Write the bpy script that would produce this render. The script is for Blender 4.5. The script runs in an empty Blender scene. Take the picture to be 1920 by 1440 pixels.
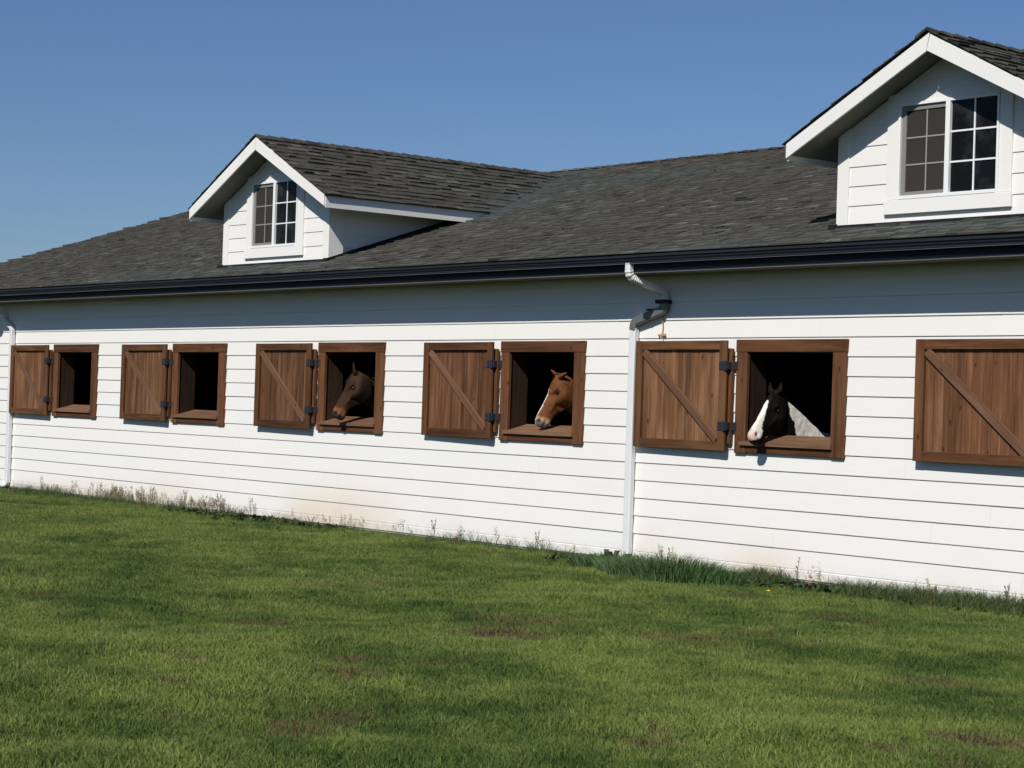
import bpy, bmesh, math, random
import numpy as np
from mathutils import Vector, Matrix
random.seed(7); rng = np.random.default_rng(7)
scene = bpy.context.scene
COL = scene.collection

# ------------------------------------------------------------------ camera
YAW, TILT, ROLL, F = -0.878423389, 0.0106890412, 0.0320334316, 3700.0
CAM = Vector((28.28325, -14.19516, 1.57140))
cy, sy, ct, st, cr, sr = math.cos(YAW), math.sin(YAW), math.cos(TILT), math.sin(TILT), math.cos(ROLL), math.sin(ROLL)
fwd = Vector((sy*ct, cy*ct, st)); rgt = Vector((cy, -sy, 0)); up = rgt.cross(fwd)
R2 = cr*rgt + sr*up; U2 = -sr*rgt + cr*up
cam = bpy.data.cameras.new('camera'); cam_o = bpy.data.objects.new('camera', cam); COL.objects.link(cam_o)
cam.sensor_width = 36.0; cam.lens = F/1920*36.0; cam.clip_start = 0.1; cam.clip_end = 3000
cam_o.matrix_world = Matrix(((R2.x, U2.x, -fwd.x, CAM.x), (R2.y, U2.y, -fwd.y, CAM.y), (R2.z, U2.z, -fwd.z, CAM.z), (0, 0, 0, 1)))
scene.camera = cam_o
def proj(x, y, z):
    v = Vector((x, y, z)) - CAM
    d = v.dot(fwd)
    return (960 + F*v.dot(R2)/d, 720 - F*v.dot(U2)/d, d) if d > 0.1 else (-9e9, -9e9, d)

# ------------------------------------------------------------------ sky and sun
SUN = Vector((0.13, -0.32, 0.30)).normalized()
world = bpy.data.worlds.new('World'); scene.world = world; world.use_nodes = True
wn = world.node_tree; bg = wn.nodes['Background']
sky = wn.nodes.new('ShaderNodeTexSky'); sky.sky_type = 'NISHITA'; sky.sun_disc = False
sky.sun_elevation = math.asin(SUN.z); sky.sun_rotation = math.atan2(SUN.x, SUN.y)
sky.altitude = 0; sky.air_density = 1.0; sky.dust_density = 0.2; sky.ozone_density = 4.0
tintn = wn.nodes.new('ShaderNodeMix'); tintn.data_type = 'RGBA'; tintn.blend_type = 'MULTIPLY'; tintn.inputs[0].default_value = 1.0
tintn.inputs[7].default_value = (.87, 1.01, 1.27, 1)      # clear deep-blue air, the same factor over the whole sky
wn.links.new(sky.outputs[0], tintn.inputs[6]); wn.links.new(tintn.outputs[2], bg.inputs[0]); bg.inputs[1].default_value = 0.053
sl = bpy.data.lights.new('sun', 'SUN'); sl.energy = 4.5; sl.angle = math.radians(0.53); sl.color = (1.0, 0.955, 0.89)
so = bpy.data.objects.new('sun', sl); COL.objects.link(so); so.rotation_euler = SUN.to_track_quat('Z', 'Y').to_euler()
scene.view_settings.view_transform = 'Standard'; scene.view_settings.look = 'None'
scene.view_settings.exposure = 0.0; scene.view_settings.gamma = 1.0; scene.view_settings.use_curve_mapping = False
scene.cycles.max_bounces = 6

# ------------------------------------------------------------------ materials
def new_mat(name, rough=0.7, spec=0.3, metal=0.0, color=(.5, .5, .5)):
    m = bpy.data.materials.new(name); m.use_nodes = True
    b = m.node_tree.nodes['Principled BSDF']
    b.inputs['Roughness'].default_value = rough; b.inputs['Specular IOR Level'].default_value = spec
    b.inputs['Metallic'].default_value = metal; b.inputs['Base Color'].default_value = (*color, 1)
    return m, m.node_tree, b
class NT:
    def __init__(s, nt): s.nt = nt; s.N = nt.nodes; s.L = nt.links
    def node(s, t, **k):
        n = s.N.new(t)
        for a, v in k.items(): setattr(n, a, v)
        return n
    def put(s, inp, v):
        if isinstance(v, bpy.types.NodeSocket): s.L.new(v, inp)
        else: inp.default_value = v
    def math(s, op, a, b=0.0, clamp=False):
        n = s.node('ShaderNodeMath', operation=op, use_clamp=clamp); s.put(n.inputs[0], a); s.put(n.inputs[1], b); return n.outputs[0]
    def noise(s, vec, scale, detail=3, rough=.55):
        n = s.node('ShaderNodeTexNoise'); s.put(n.inputs['Vector'], vec); n.inputs['Scale'].default_value = scale
        n.inputs['Detail'].default_value = detail; n.inputs['Roughness'].default_value = rough; return n.outputs[0]
    def mapping(s, vec, scale=(1, 1, 1), loc=(0, 0, 0)):
        n = s.node('ShaderNodeMapping'); s.put(n.inputs['Vector'], vec); s.put(n.inputs['Location'], loc)
        n.inputs['Scale'].default_value = scale; return n.outputs[0]
    def ramp(s, fac, stops):
        n = s.node('ShaderNodeValToRGB'); s.put(n.inputs[0], fac); r = n.color_ramp
        while len(r.elements) < len(stops): r.elements.new(.5)
        for e, (p, c) in zip(r.elements, stops): e.position = p; e.color = (*c, 1) if len(c) == 3 else c
        return n.outputs[0]
    def mix(s, fac, a, b, mode='MIX'):
        n = s.node('ShaderNodeMix', data_type='RGBA', blend_type=mode)
        s.put(n.inputs[0], fac); s.put(n.inputs[6], a if isinstance(a, bpy.types.NodeSocket) else (*a, 1)); s.put(n.inputs[7], b if isinstance(b, bpy.types.NodeSocket) else (*b, 1))
        return n.outputs[2]
    def bump(s, bsdf, h, strength=.3, dist=.01):
        n = s.node('ShaderNodeBump'); s.put(n.inputs['Height'], h); n.inputs['Strength'].default_value = strength
        n.inputs['Distance'].default_value = dist; s.L.new(n.outputs[0], bsdf.inputs['Normal'])
    def pos(s): return s.node('ShaderNodeNewGeometry').outputs['Position']
    def objc(s): return s.node('ShaderNodeTexCoord').outputs['Object']
    def rnd(s): return s.node('ShaderNodeObjectInfo').outputs['Random']

def white_paint(name, stains=False):
    m, nt, b = new_mat(name, .55, .25); T = NT(nt); P = T.pos()
    n1 = T.noise(P, 1.3, 4); n2 = T.noise(T.mapping(P, (1.2, 1.2, 14)), 2.0, 4)
    c = T.mix(T.math('MULTIPLY', n1, .9, True), (.81, .795, .745), (.77, .755, .71))
    c = T.mix(T.math('MULTIPLY', T.math('SUBTRACT', n2, .5, True), .8, True), c, (.70, .69, .65))
    r = T.rnd(); c = T.mix(T.math('MULTIPLY', r, .25), c, (.72, .73, .72))
    if stains:
        sx = T.node('ShaderNodeSeparateXYZ'); T.put(sx.inputs[0], P)
        low = T.node('ShaderNodeMapRange'); T.put(low.inputs[0], sx.outputs[2]); low.inputs[1].default_value = .55; low.inputs[2].default_value = 0.0
        st_ = T.ramp(T.noise(P, .42, 3), [(.47, (0, 0, 0)), (.68, (1, 1, 1))])
        f = T.math('MULTIPLY', T.math('MULTIPLY', low.outputs[0], st_), .38)
        c = T.mix(f, c, (.62, .47, .33))
        for (qx, qz, rx, rz, am) in ((8.0, .12, .85, .34, .5), (7.2, .10, .5, .2, .35), (15.1, .10, .45, .22, .4), (1.0, .05, 2.2, .14, .3)):
            dx_ = T.math('MULTIPLY', T.math('SUBTRACT', sx.outputs[0], qx), 1/rx); dz_ = T.math('MULTIPLY', T.math('SUBTRACT', sx.outputs[2], qz), 1/rz)
            r2 = T.math('ADD', T.math('MULTIPLY', dx_, dx_), T.math('MULTIPLY', dz_, dz_)); gsn = T.math('POWER', 2.718, T.math('MULTIPLY', r2, -1.0))
            c = T.mix(T.math('MULTIPLY', T.math('MULTIPLY', gsn, T.math('ADD', T.noise(P, 5, 4), .4)), am), c, (.66, .50, .34))
        base = T.node('ShaderNodeMapRange'); T.put(base.inputs[0], sx.outputs[2]); base.inputs[1].default_value = .16; base.inputs[2].default_value = -.02
        sp = T.ramp(T.noise(P, 9, 5), [(.42, (0, 0, 0)), (.7, (1, 1, 1))])
        c = T.mix(T.math('MULTIPLY', T.math('MULTIPLY', base.outputs[0], sp), .55), c, (.38, .30, .20))
    T.L.new(c, b.inputs['Base Color'])
    T.bump(b, T.noise(T.mapping(P, (3, 3, 60)), 3, 3), .12, .003)
    return m
def wood(name, axis, c1, c2, c3, vary=.5):
    m, nt, b = new_mat(name, .62, .25); T = NT(nt)
    r = T.rnd(); off = T.node('ShaderNodeCombineXYZ')
    for i, k in enumerate((31.0, 17.0, 53.0)): T.put(off.inputs[i], T.math('MULTIPLY', r, k))
    O = T.objc(); sc_ = [22, 22, 22]; sc_[axis] = 1.3
    v = T.mapping(O, tuple(sc_), off.outputs[0])
    g = T.noise(v, 1.0, 5, .65)
    sc2 = [6, 6, 6]; sc2[axis] = 1.0
    g2 = T.noise(T.mapping(O, tuple(sc2), off.outputs[0]), 1.0, 3)
    c = T.ramp(g, [(.28, c1), (.5, c2), (.74, c3)])
    c = T.mix(T.ramp(g2, [(.52, (0, 0, 0)), (.75, (.65, .65, .65))]), c, c3)
    br = T.math('ADD', T.math('MULTIPLY', r, vary), 1-vary/2)
    hs = T.node('ShaderNodeHueSaturation'); T.put(hs.inputs['Color'], c); T.put(hs.inputs['Value'], br)
    kn = T.node('ShaderNodeTexVoronoi'); kv = [7, 7, 7]; kv[axis] = 3.4
    T.put(kn.inputs['Vector'], T.mapping(O, tuple(kv), off.outputs[0])); kn.inputs['Scale'].default_value = 1.0
    kf = T.ramp(kn.outputs[0], [(.05, (.8, .8, .8)), (.11, (0, 0, 0))])
    c = T.mix(kf, hs.outputs[0], tuple(x*.35 for x in c1))
    T.L.new(c, b.inputs['Base Color']); T.bump(b, g, .35, .004)
    return m
W1_, W2_, W3_ = (.060, .023, .011), (.118, .046, .021), (.185, .080, .040)
M = {}
M['white'] = white_paint('white_paint', True); M['trim'] = white_paint('white_trim')
M['wx'] = wood('stained_wood_horizontal', 0, (.050, .019, .008), (.086, .033, .013), (.150, .066, .028), .3)
M['wz'] = wood('stained_wood_upright', 2, (.062, .026, .010), (.118, .050, .021), (.18, .083, .038), .35)
M['plank'] = wood('stained_plank', 2, (.078, .030, .014), (.138, .057, .026), (.24, .118, .064), .4)
for _i, (_v, _h) in enumerate(((1.08, 1.0), (.90, 1.03), (.78, .98), (.84, .93), (1.10, 1.04), (1.0, .96))):
    sc3 = lambda c: (c[0]*_v, c[1]*_v*_h*1.07, c[2]*_v*_h*1.0)
    M['plank%d' % _i] = wood('stained_plank_%s' % 'abcdef'[_i], 2, sc3((.078, .030, .014)), sc3((.138, .057, .026)), sc3((.25, .125, .07)), .45)
    M['fx%d' % _i] = wood('shutter_rail_%s' % 'abcdef'[_i], 0, sc3((.050, .019, .008)), sc3((.092, .036, .015)), sc3((.155, .069, .030)), .3)
    M['fz%d' % _i] = wood('shutter_stile_%s' % 'abcdef'[_i], 2, sc3((.058, .023, .009)), sc3((.108, .043, .018)), sc3((.17, .077, .034)), .3)
M['brace'] = wood('weathered_brace', 0, (.08, .040, .022), (.13, .066, .037), (.18, .098, .058), .3)
M['sill'] = wood('worn_sill', 0, (.11, .055, .030), (.185, .10, .056), (.27, .16, .10), .2)
M['dkwood'] = wood('dark_interior_wood', 2, (.020, .010, .006), (.035, .018, .011), (.05, .028, .017), .3)
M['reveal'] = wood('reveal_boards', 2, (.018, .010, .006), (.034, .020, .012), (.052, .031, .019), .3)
M['soffit'] = new_mat('aged_soffit', .8, .1, 0, (.24, .20, .12))[0]; M['dsoffit'] = new_mat('dormer_soffit', .8, .1, 0, (.19, .19, .155))[0]
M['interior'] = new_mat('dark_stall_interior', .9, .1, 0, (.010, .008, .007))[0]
M['gutter'] = new_mat('dark_gutter_metal', .55, .3, .0, (.016, .020, .027))[0]
M['fascia'] = new_mat('black_fascia', .6, .3, 0, (.010, .012, .017))[0]
M['edge'] = new_mat('worn_metal_edge', .5, .4, 0, (.11, .12, .13))[0]
M['flash'] = new_mat('black_flashing', .6, .3, 0, (.012, .012, .014))[0]
M['hinge'] = new_mat('painted_hinge_iron', .45, .5, .3, (.030, .035, .045))[0]
M['pipe_w'] = new_mat('white_downspout_metal', .4, .45, 0, (.70, .71, .71))[0]
M['pipe_g'] = new_mat('grey_galvanised_elbow', .5, .45, .3, (.16, .165, .16))[0]
M['vinyl'] = new_mat('white_vinyl', .35, .4, 0, (.80, .81, .80))[0]
M['vinylgrey'] = new_mat('screened_sash', .6, .2, 0, (.22, .21, .195))[0]
M['tan'] = new_mat('tan_twine', .9, .1, 0, (.42, .27, .15))[0]
M['concrete'] = new_mat('brown_foundation', .9, .1, 0, (.055, .030, .018))[0]
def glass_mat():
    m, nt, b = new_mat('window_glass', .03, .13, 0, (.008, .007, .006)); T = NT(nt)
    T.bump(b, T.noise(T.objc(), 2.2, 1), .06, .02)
    T.L.new(T.mix(T.ramp(T.noise(T.pos(), 4.5, 4), [(.5, (0, 0, 0)), (.72, (.8, .8, .8))]), (.007, .0065, .006), (.030, .032, .036)), b.inputs['Base Color'])   # blotchy reflections painted into the pane colour
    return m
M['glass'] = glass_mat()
def screen_mat():
    m, nt, b = new_mat('insect_screen', .85, .1); T = NT(nt)
    T.L.new(T.mix(T.noise(T.objc(), 4, 3), (.034, .031, .027), (.048, .044, .038)), b.inputs['Base Color']); return m
M['screen'] = screen_mat()
def shingle_mat(name, shift=1.0):
    m, nt, b = new_mat(name, .93, .12); T = NT(nt); P = T.pos()
    g = T.node('ShaderNodeNewGeometry')
    att = T.node('ShaderNodeAttribute', attribute_type='GEOMETRY', attribute_name='tone')
    r = att.outputs['Fac']
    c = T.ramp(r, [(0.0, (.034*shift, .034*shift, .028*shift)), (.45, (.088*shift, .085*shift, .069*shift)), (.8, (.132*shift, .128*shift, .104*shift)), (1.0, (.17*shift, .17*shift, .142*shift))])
    big = T.noise(P, .55, 4)
    c = T.mix(T.ramp(big, [(.45, (0, 0, 0)), (.68, (.45, .45, .45))]), c, (.088*shift, .074*shift, .056*shift))
    att2 = T.node('ShaderNodeAttribute', attribute_type='GEOMETRY', attribute_name='lichen')
    lf = T.math('MULTIPLY', att2.outputs['Fac'], T.ramp(T.noise(P, 1.6, 5), [(.35, (.25, .25, .25)), (.6, (.9, .9, .9))]))
    c = T.mix(lf, c, (.088*shift, .118*shift, .118*shift))
    blk = T.noise(P, 11, 3)
    c = T.mix(T.ramp(blk, [(.60, (0, 0, 0)), (.74, (.85, .85, .85))]), c, (.022, .017, .013))
    grain = T.noise(P, 160, 2)
    c = T.mix(T.math('MULTIPLY', grain, .3), c, (.03, .03, .03))
    T.L.new(c, b.inputs['Base Color']); T.bump(b, grain, .4, .003)
    return m
M['shingle'] = shingle_mat('asphalt_shingle', .93); M['shingle_d'] = shingle_mat('dormer_asphalt_shingle', .76)

def coat_mat(name, rough=.5, spec=.35):
    m, nt, b = new_mat(name, rough, spec); T = NT(nt)
    a = T.node('ShaderNodeAttribute', attribute_type='GEOMETRY', attribute_name='coat')
    n = T.noise(T.objc(), 26, 3)
    hs = T.node('ShaderNodeHueSaturation'); T.put(hs.inputs['Color'], a.outputs['Color']); T.put(hs.inputs['Value'], T.math('ADD', T.math('MULTIPLY', n, .5), .75))
    T.L.new(hs.outputs[0], b.inputs['Base Color']); T.bump(b, T.noise(T.objc(), 120, 2), .25, .002)
    return m
M['coat'] = coat_mat('horse_coat', .6, .07)
M['eye'] = new_mat('horse_eye', .12, .6, 0, (.006, .004, .003))[0]

# ------------------------------------------------------------------ object helpers
def link(o, parent=None):
    COL.objects.link(o)
    if parent is not None: o.parent = parent
    return o
def mesh_obj(name, verts, faces, mat, parent=None, loc=(0, 0, 0), smooth=False):
    me = bpy.data.meshes.new(name); me.from_pydata([tuple(v) for v in verts], [], faces); me.update()
    if mat: me.materials.append(mat)
    if smooth: me.polygons.foreach_set('use_smooth', [True]*len(me.polygons))
    o = bpy.data.objects.new(name, me); o.location = loc
    return link(o, parent)
class MB:
    def __init__(s): s.v = []; s.f = []
    def box(s, x0, x1, y0, y1, z0, z1):
        n = len(s.v); s.v += [(x, y, z) for z in (z0, z1) for y in (y0, y1) for x in (x0, x1)]
        s.f += [tuple(n+i for i in q) for q in ((0, 2, 3, 1), (4, 5, 7, 6), (0, 1, 5, 4), (2, 6, 7, 3), (0, 4, 6, 2), (1, 3, 7, 5))]
    def prism(s, poly, axis, a0, a1):
        """poly of 2D points in the two other axes (in xyz order), extruded along axis"""
        n = len(s.v); k = len(poly)
        for a in (a0, a1):
            for p in poly:
                q = list(p); q.insert(axis, a); s.v.append(tuple(q))
        s.f.append(tuple(n+i for i in range(k))[::-1]); s.f.append(tuple(n+k+i for i in range(k)))
        for i in range(k): j = (i+1) % k; s.f.append((n+i, n+j, n+k+j, n+k+i))
    def obj(s, name, mat, parent=None, bevel=0.0, loc=(0, 0, 0), smooth=False):
        me = bpy.data.meshes.new(name); me.from_pydata([(v[0]-loc[0], v[1]-loc[1], v[2]-loc[2]) for v in s.v], [], s.f)
        bm = bmesh.new(); bm.from_mesh(me); bmesh.ops.recalc_face_normals(bm, faces=bm.faces)
        if bevel: bmesh.ops.bevel(bm, geom=list(bm.edges), offset=bevel, segments=1, affect='EDGES', clamp_overlap=True)
        bm.to_mesh(me); bm.free(); me.materials.append(mat)
        if smooth: me.polygons.foreach_set('use_smooth', [True]*len(me.polygons))
        o = bpy.data.objects.new(name, me); o.location = loc; return link(o, parent)
def boxo(name, mat, parent, x0, x1, y0, y1, z0, z1, bevel=0.003):
    b = MB(); b.box(x0, x1, y0, y1, z0, z1)
    return b.obj(name, mat, parent, bevel, ((x0+x1)/2, (y0+y1)/2, (z0+z1)/2))
def tag(o, label=None, cat=None, group=None, kind=None):
    for k, v in (('label', label), ('category', cat), ('group', group), ('kind', kind)):
        if v: o[k] = v
    return o
def sweep(path, prof, closed_prof=True):
    """rectangular / polygonal profile swept along a 3D path; prof points (a,b) use side and 'up' vectors of the path"""
    P = [Vector(p) for p in path]; V = []; Fc = []; k = len(prof)
    prevA = None
    for i, p in enumerate(P):
        t = ((P[min(i+1, len(P)-1)]-P[max(i-1, 0)])).normalized()
        A = (prevA if prevA is not None else Vector((1, 0, 0)))
        A = (A - t*A.dot(t)).normalized(); prevA = A; B = t.cross(A)
        for a, b_ in prof: V.append(tuple(p + A*a + B*b_))
    for i in range(len(P)-1):
        for j in range(k):
            j2 = (j+1) % k; Fc.append((i*k+j, i*k+j2, (i+1)*k+j2, (i+1)*k+j))
    Fc.append(tuple(range(k))[::-1]); Fc.append(tuple((len(P)-1)*k+j for j in range(k)))
    return V, Fc

# value noise for layout decisions
_grid = rng.random((64, 64))
def vnoise(x, y):
    x = np.asarray(x, float); y = np.asarray(y, float)
    xi = np.floor(x).astype(int); yi = np.floor(y).astype(int); fx = x-xi; fy = y-yi
    fx = fx*fx*(3-2*fx); fy = fy*fy*(3-2*fy); g = lambda a, b: _grid[a % 64, b % 64]
    return (g(xi, yi)*(1-fx)+g(xi+1, yi)*fx)*(1-fy)+(g(xi, yi+1)*(1-fx)+g(xi+1, yi+1)*fx)*fy
def fbm(x, y, o=4):
    s = 0; a = .5; t = 0
    for i in range(o): s = s + a*vnoise(x*2**i+7.3*i, y*2**i+3.1*i); t += a; a *= .5
    return s/t

# ------------------------------------------------------------------ ground
def ground_z(x, y):
    x = np.asarray(x, float); y = np.asarray(y, float)
    z = -0.045 + 0*x
    near = np.clip((-y)/1.5, 0, 1)
    z = z + (fbm(x*.45, y*.45, 3)-.5)*.16*near + (fbm(x*2.3, y*2.3, 3)-.5)*.055*np.clip(-y*2, 0.15, 1)
    dip = np.exp(-((x-16.2)/1.9)**2)*np.clip((x-13.2)/1.0, 0, 1)*np.exp(-(np.clip(-y, 0, 9)/.75)**2)
    z = z - .03*dip
    far = np.clip((np.hypot(x-15, y+5)-40)/200, 0, 1)
    return z*(1-far) - .05*far
BARE = [(17.31, -4.87, .5, .8), (17.75, -5.48, .45, .9), (22.3, -6.12, .3, 1), (20.72, -4.48, .3, .9), (14.08, -7.07, .25, 1), (14.3, -4.4, .7, .35),
        (18.54, -4.46, .5, .6), (17.94, -2.0, .45, .55), (16.4, -6.6, .35, .7), (18.9, -7.6, .3, .8), (19.9, -8.3, .28, .8), (11.2, -3.1, .5, .5),
        (21.4, -7.6, .25, .7), (19.0, -3.8, .35, .5), (15.6, -3.0, .4, .35)]
def tint_at(x, y):
    """0 lush dark .. 1 yellow-green;  bare 0..1 brown"""
    t = np.clip((fbm(x*.7+3, y*1.0, 4)-.5)*2.2+.52, 0, 1)
    t = np.clip(t*.58 + .62*(fbm(x*2.0+1, y*2.4, 3)-.5)+.75*(fbm(x*6.1, y*6.4, 2)-.5) + .24, 0, 1)
    b = 0*t
    for bx, by, r, s in BARE:
        b = np.maximum(b, .85*s*np.exp(-(((x-bx)/r)**2+((y-by)/(r*.8))**2)))
    b = np.clip(b*(.45+1.1*fbm(x*5, y*5, 3)), 0, 1)
    b = np.maximum(b, np.clip((fbm(x*1.7+9, y*2.2+4, 4)-.68)*4, 0, .6))
    return t, b
def axis_pts(lo, hi, step, far):
    a = list(np.arange(lo, hi+1e-6, step)); s = step; x = hi; r = []
    while x < far: s *= 1.35; x += s; r.append(x)
    s = step; x = lo; l = []
    while x > -far: s *= 1.35; x -= s; l.append(x)
    return np.array(l[::-1]+a+r)
gx = axis_pts(-8, 27, .12, 1500); gy = axis_pts(-14, .36, .12, 1500)
GX, GY = np.meshgrid(gx, gy, indexing='ij'); GZ = ground_z(GX, GY)
nx, ny = len(gx), len(gy)
co = np.stack([GX.ravel(), GY.ravel(), GZ.ravel()], 1)
idx = np.arange(nx*ny).reshape(nx, ny)
fq = np.stack([idx[:-1, :-1], idx[1:, :-1], idx[1:, 1:], idx[:-1, 1:]], -1).reshape(-1, 4)
gm = bpy.data.meshes.new('lawn_ground'); gm.from_pydata(co.tolist(), [], fq.tolist()); gm.update()
tt, bb = tint_at(co[:, 0], co[:, 1])
for nme, arr in (('tint', tt), ('bare', bb)):
    a = gm.attributes.new(nme, 'FLOAT', 'POINT'); a.data.foreach_set('value', arr.astype(np.float32))
gm.polygons.foreach_set('use_smooth', [True]*len(gm.polygons))
def ground_mat():
    m, nt, b = new_mat('lawn_soil_and_turf', .95, .05); T = NT(nt); P = T.pos()
    a1 = T.node('ShaderNodeAttribute', attribute_name='tint').outputs['Fac']; a2 = T.node('ShaderNodeAttribute', attribute_name='bare').outputs['Fac']
    n = T.noise(P, 14, 5)
    c = T.mix(a1, (.018, .034, .009), (.038, .058, .013))
    c = T.mix(T.math('MULTIPLY', n, .6), c, (.020, .018, .010))
    c = T.mix(T.ramp(a2, [(.15, (0, 0, 0)), (.6, (1, 1, 1))]), c, (.050, .036, .020))
    T.L.new(c, b.inputs['Base Color']); T.bump(b, T.noise(P, 45, 4), .7, .02)
    return m
gm.materials.append(ground_mat())
tag(link(bpy.data.objects.new('ground', gm)), 'uneven mown lawn ground sloping gently up to the barn', kind='structure')

# ------------------------------------------------------------------ barn
Pd = 3.6712; E_ = 0.185; XL, XR = -5.0, 25.4
X0 = [n*Pd for n in range(-1, 7)]
barn = bpy.data.objects.new('barn', None); link(barn)
tag(barn, 'long white clapboard horse barn with brown stall shutters and grey shingled roof', 'barn')
OX0, OX1, OZ0, OZ1 = .145, 1.245, 1.262, 2.165     # stall opening inside its frame
WIN = [x for n, x in enumerate(X0) if n >= 1]      # first window of the photo is at x=0
# sheathing wall with openings
w = MB(); cur = XL
for x in WIN:
    w.box(cur, x+OX0-.04, .0, .22, -.02, 2.96)
    w.box(x+OX0-.04, x+OX1+.02, 0, .22, -.02, OZ0-.05); w.box(x+OX0-.04, x+OX1+.02, 0, .22, OZ1+.02, 2.96)
    cur = x+OX1+.02
w.box(cur, XR, 0, .22, -.02, 2.96)
w.obj('wall', M['trim'], barn)
gy_ = 10.8
g = MB()
for xa in (XL, XR-.15):
    g.prism([(0.22, -.02), (gy_, -.02), (gy_, 3.26), (5.4, 5.06), (.22, 3.33)], 0, xa, xa+.15)
g.box(XL, XR, gy_-.15, gy_, -.02, 3.2)
g.obj('end_wall', M['trim'], barn)
boxo('foundation', M['concrete'], barn, XL+.02, XR-.02, .012, .2, -.5, -.021, 0)
# interior partitions, floor, ceiling
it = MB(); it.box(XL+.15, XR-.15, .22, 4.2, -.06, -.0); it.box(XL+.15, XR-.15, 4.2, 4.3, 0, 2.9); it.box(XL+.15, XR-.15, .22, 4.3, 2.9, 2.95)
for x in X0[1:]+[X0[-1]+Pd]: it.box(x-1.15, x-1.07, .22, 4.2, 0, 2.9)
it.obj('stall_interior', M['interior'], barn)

# lap siding planks
def plank_mesh(x0, x1, z0, z1, name='siding_plank', parent=None, mat=None, yo=0.0, top_off=0.0):
    """bevelled lap board, thick at its lower edge"""
    parent = parent or barn; h = z1-z0; cx = (x0+x1)/2
    j = random.uniform(-.0012, .0012)
    prof = [(-.0160+j, 0), (-.0168+j, .003), (-.0045+j*.5, h), (.002, h), (.002, 0)]
    b = MB(); b.prism([(p[0], p[1]) for p in prof], 0, x0-cx, x1-cx)
    o = b.obj(name, mat or M['white'], parent); o.location = (cx, yo, z0); return o
Z0 = 12.5*E_
courses = []
for k in range(-4, 13):
    zt = Z0-(k-1)*E_; zb = Z0-k*E_
    if k == -3+0: pass
    courses.append((zb, min(zt, 2.962)))
courses = [c for c in courses if c[1]-c[0] > .03]
for ci, (zb, zt) in enumerate(courses):
    x = XL + random.uniform(.6, 4.88); cuts = [XL]
    while x < XR-.4: cuts.append(x); x += 4.88
    cuts.append(XR)
    for a, b_ in zip(cuts, cuts[1:]):
        segs = [(a+.0006, b_-.0006, zb, zt)]
        if zb < OZ1+.02 and zt > OZ0-.02:
            for wx in WIN:
                ns = []
                for (s0, s1, q0, q1) in segs:
                    lo, hi = wx+.06, wx+1.34
                    if s1 <= lo or s0 >= hi: ns.append((s0, s1, q0, q1)); continue
                    if s0 < lo-.02: ns.append((s0, lo, q0, q1))
                    if s1 > hi+.02: ns.append((hi, s1, q0, q1))
                    if q1 > OZ1+.06 and min(s1, hi)-max(s0, lo) > .05: ns.append((max(s0, lo)+.0005, min(s1, hi)-.0005, OZ1+.05, q1))
                segs = ns
        for (s0, s1, q0, q1) in segs: plank_mesh(s0, s1, q0, q1)
# skirt band under the lowest line
x = XL
while x < XR-.01:
    x2 = min(x+random.choice((2.44, 3.66)), XR)
    b = MB(); b.prism([(-.017, 0), (-.018, .078), (-.012, .0905), (.0, .0905), (.0, 0)], 0, x+.001-x, x2-x-.001)
    o = b.obj('skirt_board', M['white'], barn); o.location = (x, 0, 0); x = x2

# stall windows
def stall_window(x):
    b = MB(); d0, d1 = -.004, .25
    b.box(OX0-.04, OX0-.014, d0, d1, OZ0-.02, OZ1+.02); b.box(OX1, OX1+.02, d0, d1, OZ0-.02, OZ1+.02); b.box(OX0, OX1, d0, d1, OZ1, OZ1+.02)
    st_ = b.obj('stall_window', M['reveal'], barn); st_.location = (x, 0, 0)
    boxo('header_board', M['wx'], st_, -.004, 1.409, -.053, -.004, 2.166, 2.290, .004)
    boxo('stile_board', M['wz'], st_, .0, OX0, -.048, -.004, 1.170, 2.165, .004)
    boxo('stile_board', M['wz'], st_, OX1, 1.404, -.048, -.004, 1.168, 2.165, .004)
    boxo('bottom_rail', M['wx'], st_, OX0+.002, OX1-.002, -.045, -.004, 1.176, 1.252, .004)
    s = MB(); s.prism([(-.0475, 1.252), (-.0475, 1.287), (.25, 1.362), (.25, 1.325)], 0, OX0+.001, OX1-.001)
    s.box(.092, 1.272, -.076, -.0485, 1.250, 1.286)
    s.obj('sill', M['sill'], st_)
    return st_
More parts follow.
